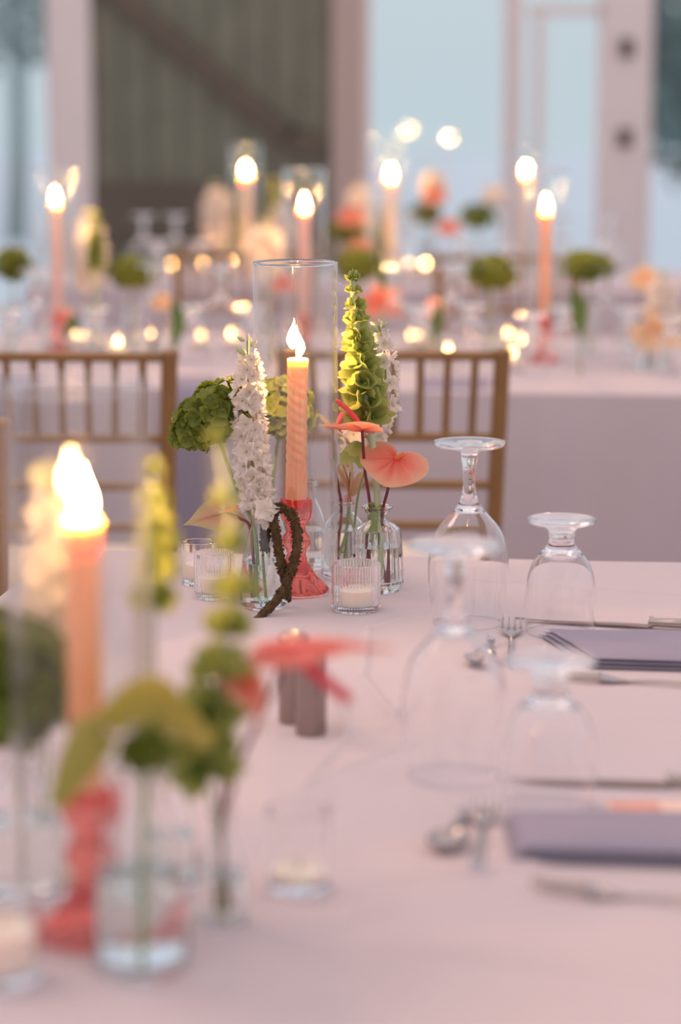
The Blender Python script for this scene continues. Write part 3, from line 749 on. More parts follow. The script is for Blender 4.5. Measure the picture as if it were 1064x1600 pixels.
def bells(base, axis, lab, whorls=13, smax=1.1, smin=0.35, group=None, seed=4, stem_pts=(), stem_r=0.003, near=True, spread=0.006, tip=True, gap=0.0):
    rr = random.Random(seed); base = Vector(base); t_ = THING('bells_of_ireland', lab, 'flower', base, 0, group)
    P_ = smooth_pts(axis, 12); items = []
    for w in range(whorls):
        s = w / (whorls - 1); p = P_[min(len(P_) - 1, int((s ** 0.85) * (len(P_) - 1)))]
        sc_ = smin + (smax - smin) * min(1, s * 1.35); k = 6 if s < 0.8 else 5
        for i in range(k):
            a = 2 * PI * i / k + w * 0.55 + rr.uniform(-.15, .15)
            dr = Vector((math.cos(a), math.sin(a), 0.25 + rr.uniform(-.25, .4) + 0.5 * (1 - s))).normalized()
            items.append((rr.choice(BM), p - base + dr * spread * sc_ * 0.5, basis(dr, spin=rr.random() * 6), sc_ * rr.uniform(0.85, 1.12)))
    if near:
        for me, p, b_, s in items: OBJ('bell', me, t_, p, b_, s)
    else:
        o = OBJ('bell_spike', merge([(me, TM(p, b_, s)) for me, p, b_, s in items], BELL, 'bell_spike'), t_); o['kind'] = 'stuff'
    if tip:
        for i in range(9):
            a = i * 2.4; dr = Vector((math.cos(a) * 0.5, math.sin(a) * 0.5, 1.0 - 0.09 * i)).normalized()
            OBJ('tip_leaf', TIPL, t_, P_[0] - base + Vector((0, 0, 0.006 - 0.0012 * i)), basis(dr, spin=a), 0.7 + 0.06 * i)
    stem(t_, [P_[0], P_[len(P_) // 3], P_[2 * len(P_) // 3], P_[-1]] + list(stem_pts) + [base], stem_r, STEMP, base, seg=10)
    return t_
def leaf_strip(L, w, bend, n=8, fold=0.15, seg=4, saw=0.0):
    v = []; t = []; f = []
    for i in range(n + 1):
        s = i / n; wd = w * max(0.02, math.sin(PI * min(1, 0.05 + 0.93 * s)) ** 0.7) * (1 + saw * (i % 2)); a = bend * s
        for j in range(seg + 1):
            q = j / seg * 2 - 1
            v.append(Vector((q * wd / 2, math.sin(a) * L * s * 0.8, math.cos(a) * L * s + 0)) + Vector((0, fold * wd * q * q, 0))); t.append(s)
    for i in range(n):
        for j in range(seg):
            k = i * (seg + 1) + j; f.append((k, k + 1, k + seg + 2, k + seg + 1))
    return v, f, t
_v, _f, _t = leaf_strip(0.013, 0.008, 0.5, 8, 0.3, saw=0.35); TIPL = MESH('tip_leaf', _v, _f, BELL, True, _t)
def anthurium(base, at, tipdir, nrm, w, l, stem_pts, lab, mat=None, spad=None, spl=0.028, spdir=None, curl=0.25, group=None, stem_mat=None, side_droop=0.2, blunt=False, spr=0.0030, sbend=-0.25):
    """at: where stem meets the spathe; tipdir: towards the tip; nrm: spathe's upper face"""
    base = Vector(base); at = Vector(at); t_ = THING('anthurium', lab, 'flower', base, 0, group)
    td = Vector(tipdir).normalized(); nz = Vector(nrm); nz = (nz - td * nz.dot(td)).normalized(); sd = td.cross(nz)
    NA, NR = 48, 10; v = []; t = []; f = []
    for i in range(NR + 1):
        s = i / NR
        for k in range(NA):
            a = 2 * PI * k / NA
            hx = 16 * math.sin(a) ** 3 / 16; hy = (13 * math.cos(a) - 5 * math.cos(2 * a) - 2 * math.cos(3 * a) - math.cos(4 * a) - 4.0) / 17
            if blunt and math.cos(a) < 0.3:
                qb = min(1, (0.3 - math.cos(a)) / 0.8); hx = hx * (1 - qb) + qb * math.copysign(abs(math.sin(a)) ** 1.25, math.sin(a)); hy = hy * (1 - qb) + qb * (-0.25 - 0.72 * abs(math.cos(a)) ** 1.3)
            x = hx * s * w / 2; y = -hy * s * l * 0.8     # y towards tip
            q = (x / (w / 2)) ** 2; yy = y / l
            z = curl * l * (0.4 * yy * yy) * (1 if yy > 0 else 0.6) - side_droop * w * q * 0.5 + 0.0016 * math.cos(9 * a) * s * (1 - s) * 4 + 0.003 * math.sin(3 * a + 1) * s * s
            v.append(at - base + sd * x + td * y + nz * z); t.append(min(1, max(0, s * 0.95 + 0.13 * s * max(0, math.cos(9 * a)) ** 3 - 0.05)))
    for i in range(NR):
        for k in range(NA):
            m_ = (k + 1) % NA; f.append((i * NA + k, i * NA + m_, (i + 1) * NA + m_, (i + 1) * NA + k))
    OBJ('spathe', MESH('spathe', v, f, mat or CORALP, True, t), t_)
    sdv = Vector(spdir).normalized() if spdir is not None else (nz + td * 0.4).normalized()
    a0 = at - base; bend = td * sbend * spl
    vv, ff, _ = tube([a0, a0 + sdv * spl * 0.35, a0 + sdv * spl * 0.7 + bend * 0.4, a0 + sdv * spl + bend], lambda s: spr * (1.05 - 0.25 * s) * (0.55 if s > 0.97 else 1), 12)
    OBJ('spadix', MESH('spadix', vv, ff, spad or SPADR), t_)
    stem(t_, [at] + stem_pts + [base], 0.0019, stem_mat or STEMR, base)
    return t_
def amaranth(base, strands, lab, r=0.0042, group=None, seed=2):
    base = Vector(base); rr = random.Random(seed); t_ = THING('hanging_amaranth', lab, 'flower', base, 0, group)
    v0, f0, _ = lathe([(0, -1), (0.8, -0.55), (1, 0), (0.8, 0.6), (0, 1)], 6)
    for pts in strands:
        mb = MB(); v, f, t = tube([Vector(p) - base for p in pts], lambda s: r * (0.85 if s < .8 else 0.85 * (1.3 - s) / 0.5 + .1), 10, 8); mb.add(v, f)
        P_ = smooth_pts([Vector(p) - base for p in pts], 12); n_ = int(sum((P_[i + 1] - P_[i]).length for i in range(len(P_) - 1)) / 0.00022)
        for i in range(n_):
            s = rr.random(); j = s * (len(P_) - 2); p = P_[int(j)].lerp(P_[int(j) + 1], j % 1)
            d_ = Vector((rr.gauss(0, 1), rr.gauss(0, 1), rr.gauss(0, 1))).normalized()
            k = r * (1.0 if s < 0.8 else (1.3 - s) / 0.5); sz = rr.uniform(0.0009, 0.0017)
            mb.add([p + d_ * k * rr.uniform(0.8, 1.15) + q * sz for q in v0], f0)
        o = OBJ('tassel', mb.build('tassel', AMAR), t_)
    return t_
def in_vase(b, h=0.012): return Vector(b) + Vector((0, 0, h))

# ================================================================== FOCUSED CLUSTER
CC = T(463, 924)                                   # centre of the candlestick
yc = CC.y
hurricane(CC, 'tall clear glass cylinder around the lit twisted candle in focus')
holder(CC, 'coral pressed glass candlestick under the twisted candle in focus', 1.04)
cb = CC + Vector((0, 0, 0.108))
ctop = Q(463.6, 566, yc); cbot = Q(461, 800, yc)
candle(cb, (ctop - cb).z + 0.004, 0.0120, WAXC, 'coral twisted taper candle burning in the sharp glass cylinder', True, (ctop.x - cbot.x, 0), 1.0, 0.040)
# vases
vA = T(589, 921); vase(vA, V_RIB, 'clear ribbed shoulder vase holding the two coral anthuriums and the bells of Ireland', 0.055, True, 1.03, group=None)
vB = T(537, 901); vase(vB, V_SM, 'small plain glass vase just left of the ribbed vase', 0.062, s=0.98)
vC = T(484, 886); vase(vC, V_BOT, 'narrow-necked glass bottle vase behind the twisted candle', 0.05, s=0.93)
vD = T(412, 948); vase(vD, V_TEAR, 'tear-shaped glass vase with the dark hanging amaranth', 0.055)
vE = T(424, 895); vase(vE, V_BOT, 'glass bottle vase holding the hydrangea behind the tall cylinder', 0.05, s=0.85)
votive(T(556, 953), 'ribbed glass votive in front of the ribbed shoulder vase')
votive(T(335, 933), 'ribbed glass votive left of the hanging amaranth', r=0.0240, h=0.055)
votive(T(311, 912), 'clear glass votive at the far left of the sharp group, behind a ribbed one', r=0.0215, h=0.053, ribs=False)
# bells of ireland
yA = vA.y
bells(in_vase(vA) + Vector((0.008, 0, 0)), [Q(x, y, yA + d) for x, y, d in ((551, 438, 0), (555, 480, 0), (560, 540, 0), (567, 600, 0), (576, 655, 0))],
      'tall bells of Ireland spike with light green cups standing in the ribbed vase', whorls=11, smax=1.24, smin=0.40, stem_pts=[Q(585, 720, yA), Q(590, 790, yA), Q(592, 850, yA)], stem_r=0.0042)
lb = THING('leafy_collar', 'small frilled green leaves in the mouth of the ribbed vase', 'leaf', Q(584, 806, yA))
rr = random.Random(5)
for k in range(16):
    a = k * 2.4; dr = Vector((math.cos(a), math.sin(a), 0.9)).normalized()
    OBJ('leaf', TIPL, lb, dr * 0.004 + Vector((0, 0, 0.002 + (k % 4) * 0.002)), basis(dr, spin=k), rr.uniform(0.6, 0.85))
v, f, t = tube([(0, 0, -0.022), (0, 0, 0.006)], 0.0072, 12, 0); OBJ('stub', MESH('stub', v, f, STEMG), lb)
# lower leaves and bells on the spike
lf = THING('green_bell', 'single large green bell hanging low on the spike beside the anthurium stem', 'flower', Q(560, 705, yA + 0.012))
OBJ('bell', BM[1], lf, (0, 0, 0.012), basis(Vector((-0.3, -0.5, -0.9))), 1.5)
lf = THING('green_bell', 'green bell tucked behind the upper edge of the face-on anthurium', 'flower', Q(590, 722, yA + 0.012))
OBJ('bell', BM[2], lf, (0, 0, 0.008), basis(Vector((0.5, -0.4, -0.9))), 1.2)
# anthuriums
aA = Q(566, 672, yA - 0.03)
anthurium(in_vase(vA) + Vector((-0.006, -0.004, 0)), aA, (-0.93, -0.25, 0.10), (0.05, 0.26, 0.95), 0.064, 0.056, [Q(570, 735, yA - 0.012), Q(578, 790, yA - 0.003), Q(577, 850, yA)],
          'coral anthurium seen edge-on with a curved red spadix', spl=0.040, spdir=(-0.42, -0.05, 0.8), curl=0.18, side_droop=-0.12, spr=0.0034, sbend=0.32)
aB = Q(618, 716, yA - 0.015)
anthurium(in_vase(vA) + Vector((0.010, -0.004, 0)), aB, (-0.33, -0.72, -0.60), (0.10, -0.60, 0.76), 0.086, 0.058, [aB + Vector((-0.006, 0.014, -0.02)), Q(606, 765, yA - 0.006), Q(598, 800, yA - 0.003), Q(598, 850, yA)],
          'pale coral heart-shaped anthurium turned to the viewer, right of the bells of Ireland', spad=SPADO, spl=0.013, spdir=(0.55, -0.35, 0.25), curl=0.02, side_droop=0.06, blunt=True)
yB = vB.y
anthurium(in_vase(vB) + Vector((-0.006, 0, 0)), Q(520, 668, yB + 0.03), (0.75, -0.3, -0.75), (0.4, 0.3, 0.8), 0.05, 0.060, [Q(525, 740, yB + 0.02), Q(533, 790, yB), Q(530, 850, yB)],
          'soft pink anthurium seen through the right side of the tall cylinder', mat=PALEP, spad=SPADR, spl=0.022, spdir=(0.5, 0, 0.5))
# pale lisianthus-like flower in the small vase
fb = in_vase(vB) + Vector((-0.012, 0, 0)); fl_ = THING('pale_lily', 'drooping flower with large pale olive petals and a pink heart over the small vase', 'flower', fb)
cen = Q(547, 772, yB)
def big_petal(tip_px, tip_py, w, mat, dy=-0.01):
    tip = Q(tip_px, tip_py, yB + dy); L = (tip - cen).length; v, f, t = leaf_strip(L, w, 0.35, 10, 0.12)
    OBJ('petal', MESH('petal', v, f, mat, True, t), fl_, cen - fb, basis(tip - cen, Vector((1, 0, 0)) if abs((tip - cen).normalized().x) < .9 else Vector((0, 0, 1)), 0) @ Matrix.Rotation(PI, 3, 'Z'))
big_petal(536, 708, 0.036, PALEP, 0.0); big_petal(566, 722, 0.038, PALEP); big_petal(582, 748, 0.034, PALEP, -0.015); big_petal(548, 712, 0.03, PALEP, 0.02)
for i, (a, b_) in enumerate(((540, 790), (550, 795), (560, 788), (545, 762))): big_petal(a, b_, 0.016, PINKP, -0.012 + 0.006 * i)
stem(fl_, [cen, Q(545, 805, yB), Q(536, 850, yB), fb], 0.0018, STEMG, fb); stem(fl_, [Q(546, 800, yB), Q(552, 825, yB), Q(556, 850, yB)], 0.0012, STEMG, fb, 'twig')
# delphiniums
delphinium(in_vase(vB) + Vector((0.010, 0.004, 0)), [Q(x, y, yA + 0.035) for x, y in ((592, 508), (600, 545), (603, 600), (598, 650), (585, 700))],
           'white delphinium spike half hidden behind the bells of Ireland', n=26, r1=0.010, seed=8, fs=0.85, stem_pts=[Q(560, 770, yA + 0.02)])
delphinium(in_vase(vB) + Vector((0.0, 0.006, 0)), [Q(x, y, yB + 0.01) for x, y in ((556, 655), (552, 690), (548, 735))],
           'pinkish white delphinium florets between the tall cylinder and the edge-on anthurium', n=8, r1=0.008, seed=18, fs=0.9, buds=0, stem_pts=[Q(545, 780, yB)])
yD = vD.y
delphinium(in_vase(vD) + Vector((0.002, 0, 0)), [Q(x, y, yD + d) for x, y, d in ((387, 532, 0.03), (389, 575, 0.03), (388, 630, 0.03), (391, 690, 0.02), (397, 745, 0.01), (402, 790, 0.0))],
           'tall white delphinium spike left of the twisted candle', n=66, r0=0.006, r1=0.0125, seed=3, stem_pts=[Q(408, 830, yD)])
lf = THING('fallen_floret', 'loose white delphinium floret just above the hanging amaranth', 'flower', Q(413, 797, yD - 0.02))
OBJ('floret', DF[2], lf, (0, 0, 0), basis((0.3, -1, 0.3)), 1.15); OBJ('floret', DF[3], lf, (0.003, 0.004, -0.008), basis((-0.2, -1, -0.2), spin=1), 1.0)
# hydrangeas
hydrangea(in_vase(vD) + Vector((-0.006, 0.004, 0)), Q(334, 650, yD + 0.06), (0.050, 0.040, 0.032), [Q(352, 715, yD + 0.05), Q(370, 765, yD + 0.03), Q(398, 830, yD)],
          'dark green hydrangea head left of the white delphinium', n=105, rot=-0.62, seed=1, fs=1.05)
yE = vE.y
hydrangea(in_vase(vE), Q(438, 642, yE + 0.03), (0.038, 0.036, 0.036), [Q(430, 720, yE + 0.02), Q(425, 775, yE)],
          'lime green hydrangea head seen through the tall cylinder beside the twisted candle', n=80, yellow=True, seed=2)
# orange anthurium low left
aC = Q(345, 815, yD + 0.03)
anthurium(in_vase(vD) + Vector((-0.01, 0, 0)), Q(352, 800, yD + 0.03), (-0.85, -0.3, -0.25), (-0.3, -0.8, 0.5), 0.055, 0.055, [Q(375, 810, yD + 0.02), Q(392, 830, yD)],
          'orange-edged green anthurium low behind the blurred foreground spike', mat=PALEP, spad=SPADO, spl=0.02, spdir=(0.8, 0, 0.3))
amaranth(in_vase(vD) + Vector((0.004, 0, 0)), [
    [Q(413, 860, yD), Q(417, 822, yD - 0.005), Q(424, 800, yD - 0.012), Q(428, 815, yD - 0.02), Q(434, 850, yD - 0.022), Q(440, 885, yD - 0.024), Q(447, 910, yD - 0.025), Q(451, 938, yD - 0.03)],
    [Q(422, 805, yD - 0.01), Q(431, 795, yD - 0.014), Q(446, 796, yD - 0.018), Q(459, 812, yD - 0.02), Q(465, 840, yD - 0.022), Q(461, 872, yD - 0.028), Q(451, 902, yD - 0.034), Q(438, 930, yD - 0.042), Q(418, 953, yD - 0.05), Q(400, 969, yD - 0.06)]],
    'dark brown-green amaranth tassels looping over the vase rim', r=0.0060)

# ================================================================== PLACE SETTINGS
goblet('wine', T(731, 974), 'upturned stemmed wine glass, sharp, at the far place setting')
goblet('gob', T(875, 988), 'upturned short water goblet, sharp, standing against the far napkin')
goblet('wine', T(708, 1212), 'upturned stemmed wine glass, blurred, at the near place setting')
goblet('gob', T(857, 1262), 'upturned short water goblet, blurred, at the near place setting')

def napkin(pts, lab, th=0.012, flip=0.0):
    """pts: four pixel corners on the table: back left, front left, front right, back right"""
    P_ = [T(*p) for p in pts]; o0 = (P_[0] + P_[1]) / 2; o = THING('folded_napkin', lab, 'napkin', (o0.x, o0.y, TZ), 0)
    A, B, C_, D = [p - o0 for p in P_]
    nu, nv = 44, 20
    for ly in range(3):
        v = []; f = []
        z0 = 0.0015 + ly * th / 3; ins = 0.004 * ly
        for side in (0, 1):
            for j in range(nv + 1):
                for i in range(nu + 1):
                    a = i / nu; b_ = j / nv
                    p = (A.lerp(D, a)).lerp(B.lerp(C_, a), b_)
                    ed = min(a * 30, (1 - a) * 30, b_ * 9, (1 - b_) * 9, 1); ed = math.sin(ed * PI / 2)
                    puff = (0.006 if ly == 2 else 0.001) * math.sin(PI * b_) ** 0.6 * min(1, a * 3) + 0.0008 * noise.noise(Vector((a * 6, b_ * 3, ly)))
                    zz = z0 + (th / 3 - 0.0006) * (0.5 + 0.5 * ed if side else 0.5 - 0.5 * ed) + (puff * ed if side else (0 if ly == 0 else puff * ed * 0.3))
                    p = p + Vector((ins * (1 - 2 * a) * 1.0, ins * (2 * b_ - 1) * 0.7, 0))
                    v.append(Vector((p.x, p.y, zz)))
        n1 = (nu + 1) * (nv + 1)
        for s in (0, 1):
            for j in range(nv):
                for i in range(nu):
                    k = s * n1 + j * (nu + 1) + i; q = (k, k + 1, k + nu + 2, k + nu + 1); f.append(q if s == 0 else tuple(reversed(q)))
        OBJ('fold', MESH('fold', v, f, NAPKIN), o)
    return o
napkin([(842, 996), (922, 1047), (1290, 1058), (1240, 1006)], 'grey blue folded napkin, sharp, right of the far water goblet')
napkin([(783, 1284), (800, 1352), (1290, 1366), (1230, 1292)], 'grey blue folded napkin, blurred, at the near place setting', 0.013)
def card(x0, x1, yb, yf, lab, mat, ink, h):
    A, B, C_, D = T(x0, yb, h), T(x0, yf, h), T(x1, yf, h), T(x1, yb, h); o0 = B
    o = THING('menu_card', lab, 'card', o0, 0)
    ux = (C_ - B); uy = (A - B); L = ux.length; Hh = abs(uy.y)
    OBJ('card', MB().box(0, L, 0, Hh, 0, 0.0012).build('card', mat, False), o)
    mb = MB(); mb.box(0.004, 0.045, 0.004, Hh - 0.002, 0.0012, 0.0016); OBJ('picture', mb.build('picture', ink, False), o)
card(950, 1240, 989, 1001, 'white card with an olive printed panel behind the far napkin', CARD, INKG, 0.004)
card(958, 1260, 1254, 1290, 'peach card with a coral printed panel behind the near napkin', CARDP, INKC, 0.004)

# cutlery --------------------------------------------------------------
def shaft(n, L, w0, w1, th, z=0.0):
    """handle along +x from 0 to L, flat with soft edge"""
    v = []; f = []; seg = 10
    for i in range(n + 1):
        s = i / n; w = w0 + (w1 - w0) * s ** 2.0; 
        if s > 0.96: w *= 1 - ((s - 0.96) / 0.04) ** 2 * 0.75
        for k in range(seg):
            a = 2 * PI * k / seg; v.append(Vector((s * L, math.cos(a) * w / 2, z + th / 2 + math.sin(a) * th / 2 + 0.004 * math.sin(PI * s) * (1 - s))))
    for i in range(n):
        for k in range(seg): l = (k + 1) % seg; f.append((i * seg + k, i * seg + l, (i + 1) * seg + l, (i + 1) * seg + k))
    f.append(tuple(reversed(range(seg)))); f.append(tuple(range(n * seg, (n + 1) * seg))); return v, f
def handle_end(t_, L):
    v, f, _ = lathe([(0, -0.001), (0.004, 0.0), (0.0058, 0.004), (0.0068, 0.010), (0.0052, 0.015), (0, 0.017)], 8)
    OBJ('crystal_handle_tip', MESH('crystal', v, f, CRYSTAL, False), t_, (L - 0.004, 0, 0.0075), Euler((0, PI / 2, 0)))
def fork(p, ang, lab, L=0.205, crystal=False, tilt=0.0):
    """p: tip of the tines; the handle runs away from it in direction ang"""
    t_ = THING('fork', lab, 'fork', p, ang); hl = L * 0.36
    v, f = shaft(14, L - hl, 0.0048, 0.012 if not crystal else 0.007, 0.003); v = [q + Vector((hl, 0, 0.001)) for q in v]
    OBJ('handle', MESH('handle', v, f, SILVER), t_)
    # head
    mb = MB(); nn = 8; pr_ = []
    for i in range(nn + 1):
        s = i / nn; x = hl * 0.58 + hl * 0.44 * s; w = 0.024 * (1 - 0.82 * s ** 1.6) ; z = 0.0045 * math.sin(PI * s * 0.9) * -0.3 + 0.003 + 0.003 * (1 - s)
        pr_.append((x, w, z))
    v = []; f = []
    for x, w, z in pr_:
        for q in (-1, -0.5, 0, 0.5, 1):
            v.append(Vector((x, q * w / 2, z - 0.0015 * (1 - q * q) + 0.0016)))
        for q in (1, 0.5, 0, -0.5, -1): v.append(Vector((x, q * w / 2, z - 0.0015 * (1 - q * q))))
    for i in range(nn):
        for k in range(10): l = (k + 1) % 10; f.append((i * 10 + k, i * 10 + l, (i + 1) * 10 + l, (i + 1) * 10 + k))
    f.append(tuple(reversed(range(10)))); f.append(tuple(range(nn * 10, nn * 10 + 10)))
    OBJ('head', MESH('head', v, f, SILVER), t_)
    for k in range(4):
        y = (k - 1.5) * 0.0068
        v, f, _ = tube([(hl * 0.60, y, 0.0068), (hl * 0.35, y, 0.0052), (hl * 0.12, y * 0.97, 0.0062), (0, y * 0.94, 0.0095)], lambda s: 0.0017 * (1 - 0.55 * s), 8, 4)
        OBJ('tine', MESH('tine', v, f, SILVER), t_)
    if crystal: handle_end(t_, L)
    return t_
def spoon(p, ang, lab, L=0.17, crystal=False):
    t_ = THING('spoon', lab, 'spoon', p, ang); bl = 0.05; bw = 0.032
    v = []; f = []; NR, NA = 6, 24
    for s in (0, 1):
        for i in range(NR + 1):
            r_ = i / NR
            for k in range(NA):
                a = 2 * PI * k / NA; x = bl / 2 + math.cos(a) * r_ * bl / 2; y = math.sin(a) * r_ * bw / 2 * (1 - 0.14 * math.cos(a))
                v.append(Vector((x, y, 0.0012 + 0.0075 * r_ * r_ + 0.0011 * s)))
    n1 = (NR + 1) * NA
    for s in (0, 1):
        for i in range(NR):
            for k in range(NA): l = (k + 1) % NA; q = (s * n1 + i * NA + k, s * n1 + i * NA + l, s * n1 + (i + 1) * NA + l, s * n1 + (i + 1) * NA + k); f.append(q if s else tuple(reversed(q)))
    for k in range(NA): l = (k + 1) % NA; f.append((NR * NA + k, NR * NA + l, n1 + NR * NA + l, n1 + NR * NA + k))
    OBJ('bowl', MESH('bowl', v, f, SILVER), t_)
    v, f, _ = tube([(bl - 0.002, 0, 0.0092), (bl + 0.015, 0, 0.011), (L * 0.55, 0, 0.010), (L * 0.8, 0, 0.005), (L, 0, 0.0035)], lambda s: 0.0022 + 0.0022 * s * s, 10, 5); OBJ('handle', MESH('handle', v, f, SILVER), t_)
    if crystal: handle_end(t_, L)
    return t_
def knife(p, ang, lab, L=0.235):
    """p: blade tip; handle away"""
    t_ = THING('knife', lab, 'knife', p, ang)
    bl = L * 0.52; mb = MB(); n_ = 16; v = []; f = []
    for i in range(n_ + 1):
        s = i / n_; w = 0.017 * (1 - (1 - s) ** 4) * (1 - 0.25 * max(0, (s - 0.85) / 0.15)); x = s * bl
        v += [Vector((x, -w / 2, 0.003)), Vector((x, w / 2, 0.0024)), Vector((x, w / 2, 0.0032)), Vector((x, -w / 2, 0.0052))]
    for i in range(n_):
        for k in range(4): l = (k + 1) % 4; f.append((i * 4 + k, i * 4 + l, (i + 1) * 4 + l, (i + 1) * 4 + k))
    f += [(3, 2, 1, 0), tuple(n_ * 4 + k for k in range(4))]
    OBJ('blade', MESH('blade', v, f, SILVER, False), t_)
    v, f, _ = lathe([(0, -0.004), (0.0062, -0.003), (0.0072, 0.0), (0.005, 0.004), (0, 0.0045)], 12)
    OBJ('bolster', MESH('bolster', v, f, SILVER), t_, (bl, 0, 0.0068), Euler((0, PI / 2, 0)))
    v, f, _ = tube([(bl, 0, 0.0066), (bl + 0.03, 0, 0.0068), (L - 0.01, 0, 0.0075), (L, 0, 0.0075)], lambda s: 0.0048 + 0.0022 * s, 14, 4); OBJ('handle', MESH('handle', v, f, SILVER), t_)
    return t_
def along(px0, py0, px1, py1): a, b_ = T(px0, py0), T(px1, py1); return a, math.atan2(b_.y - a.y, b_.x - a.x), (b_ - a).length
p, a, L = along(800, 977, 795, 1060); fork(p, a, 'silver dessert fork, sharp, lying left of the far napkin with its tines away', L=max(0.17, min(0.2, L)), crystal=True)
p, a, L = along(744, 1038, 800, 1037)
p, a, L = along(748, 1043, 768, 1006); spoon(p, a, 'small silver spoon beside the far fork, crystal tip, dark bowl', L=0.105, crystal=True)
p, a, L = along(805, 971, 1200, 990); knife(p, a, 'silver knife, sharp, lying beyond the far napkin', L=0.30)
p, a, L = along(872, 1062, 1250, 1086); fork(p, a, 'silver dinner fork in front of the far napkin, handle pointing right', L=0.20)
p, a, L = along(758, 1262, 745, 1370); fork(p, a, 'silver dessert fork, blurred, lying left of the near napkin with its tines away', L=0.17, crystal=True)
p, a, L = along(690, 1340, 722, 1290); spoon(p, a, 'small silver spoon beside the near fork, blurred', L=0.10, crystal=True)
p, a, L = along(795, 1222, 1250, 1236); knife(p, a, 'silver knife, blurred, lying beyond the near napkin', L=0.27)
p, a, L = along(830, 1392, 1250, 1432); fork(p, a, 'silver dinner fork, blurred, in front of the near napkin, handle pointing right', L=0.20)
# salt and pepper shakers
def shaker(base, lab):
    t_ = THING('shaker', lab, 'shaker', base); r = 0.0150
    v, f, t = lathe([(0, 0), (r * 0.96, 0), (r, 0.002), (r, 0.072), (r * 0.99, 0.0735), (0, 0.0735)], 40); OBJ('body', MESH('body', v, f, STEEL), t_)
    v, f, t = lathe([(0, 0.0738), (r, 0.0738), (r * 1.01, 0.076), (r * 0.98, 0.084), (r * 0.85, 0.087), (r * 0.4, 0.0885), (0, 0.0888)], 40); OBJ('cap', MESH('cap', v, f, STEEL), t_)
shaker(T(486, 1146), 'brushed steel shaker, the front one of the two touching shakers')
shaker(T(459, 1127), 'brushed steel shaker, the back one of the two touching shakers')

# ================================================================== NEAR BLURRED CLUSTER
NC = T(140, 1462); yn = NC.y
hurricane(T(132, 1462), 'tall clear glass cylinder around the blurred foreground candle')
holder(NC, 'coral pressed glass candlestick, blurred, in the foreground')
nb_ = NC + Vector((0, 0, 0.106)); ntop = Q(142, 812, yn)
candle(nb_, (ntop - nb_).z, 0.0125, WAXC, 'coral taper candle, blurred, burning in the foreground', False, (0, 0), 1.15, 0.038)
nV = T(222, 1512); vase(nV, V_TEAR, 'blurred glass vase with a narrow neck at the centre of the foreground group', 0.07, s=1.18)
nW = T(348, 1444); vase(nW, V_BOT, 'blurred slim glass vase holding the foreground bells of Ireland', 0.04, s=0.72)
nX = T(35, 1400); vase(nX, V_SM, 'blurred round glass vase under the foreground hydrangea', 0.06, s=1.1)
votive(T(466, 1388), 'clear glass votive, blurred, right of the foreground vases', r=0.0245, h=0.062, ribs=False, wax=0.008, lit=False)
votive(T(2, 1530), 'clear glass votive, blurred, at the lower left corner', r=0.028, h=0.06, ribs=False, wax=0.03)
votive(T(118, 1395), 'clear glass votive, blurred, behind the foreground candlestick', r=0.020, h=0.05, ribs=False, wax=0.012)
yw = nW.y
bells(in_vase(nW), [Q(x, y, yw + d) for x, y, d in ((342, 690, 0.02), (350, 770, 0.02), (362, 850, 0.01), (368, 930, 0.0), (356, 1000, 0), (338, 1080, 0), (322, 1160, 0), (322, 1205, 0))],
      'long curved bells of Ireland spike, blurred, in the foreground', whorls=9, smax=1.18, smin=0.42, spread=0.003, stem_pts=[Q(332, 1250, yw), Q(345, 1330, yw)], stem_r=0.0018, seed=14)
bells(T(262, 1380) + Vector((0, 0, 0.012)), [Q(x, y, yn + 0.07) for x, y in ((238, 740), (240, 800), (246, 860), (240, 940))],
      'small yellow-green bells of Ireland spike, blurred, behind the foreground cylinder', whorls=6, smax=0.85, smin=0.4, spread=0.004, seed=15, stem_pts=[Q(242, 1100, yn + 0.09), Q(250, 1250, yn + 0.09)], stem_r=0.0015)
nY = T(262, 1380); vase(nY, V_BOT, 'blurred glass bottle vase behind the foreground centre vase', 0.04, s=0.9)
delphinium(T(60, 1380) + Vector((0, 0, 0.012)), [Q(x, y, yn + 0.10) for x, y in ((78, 735), (88, 800), (92, 870), (88, 940), (92, 1000))],
           'white delphinium spike, blurred, left of the foreground candle flame', n=40, r0=0.006, r1=0.015, fs=1.1, seed=21, stem_pts=[Q(75, 1150, yn + 0.1)])
nZ = T(60, 1380)
hydrangea(in_vase(nX), Q(22, 1078, nX.y - 0.02), (0.046, 0.046, 0.050), [Q(30, 1200, nX.y)], 'large green hydrangea head, blurred, at the left edge of the foreground', n=90, yellow=False, seed=5, fs=1.15)
hydrangea(in_vase(nV), Q(226, 1172, nV.y), (0.016, 0.016, 0.013), [Q(225, 1215, nV.y)], 'small dark green hydrangea cluster, blurred, in the neck of the foreground vase', n=26, seed=6, fs=0.7)
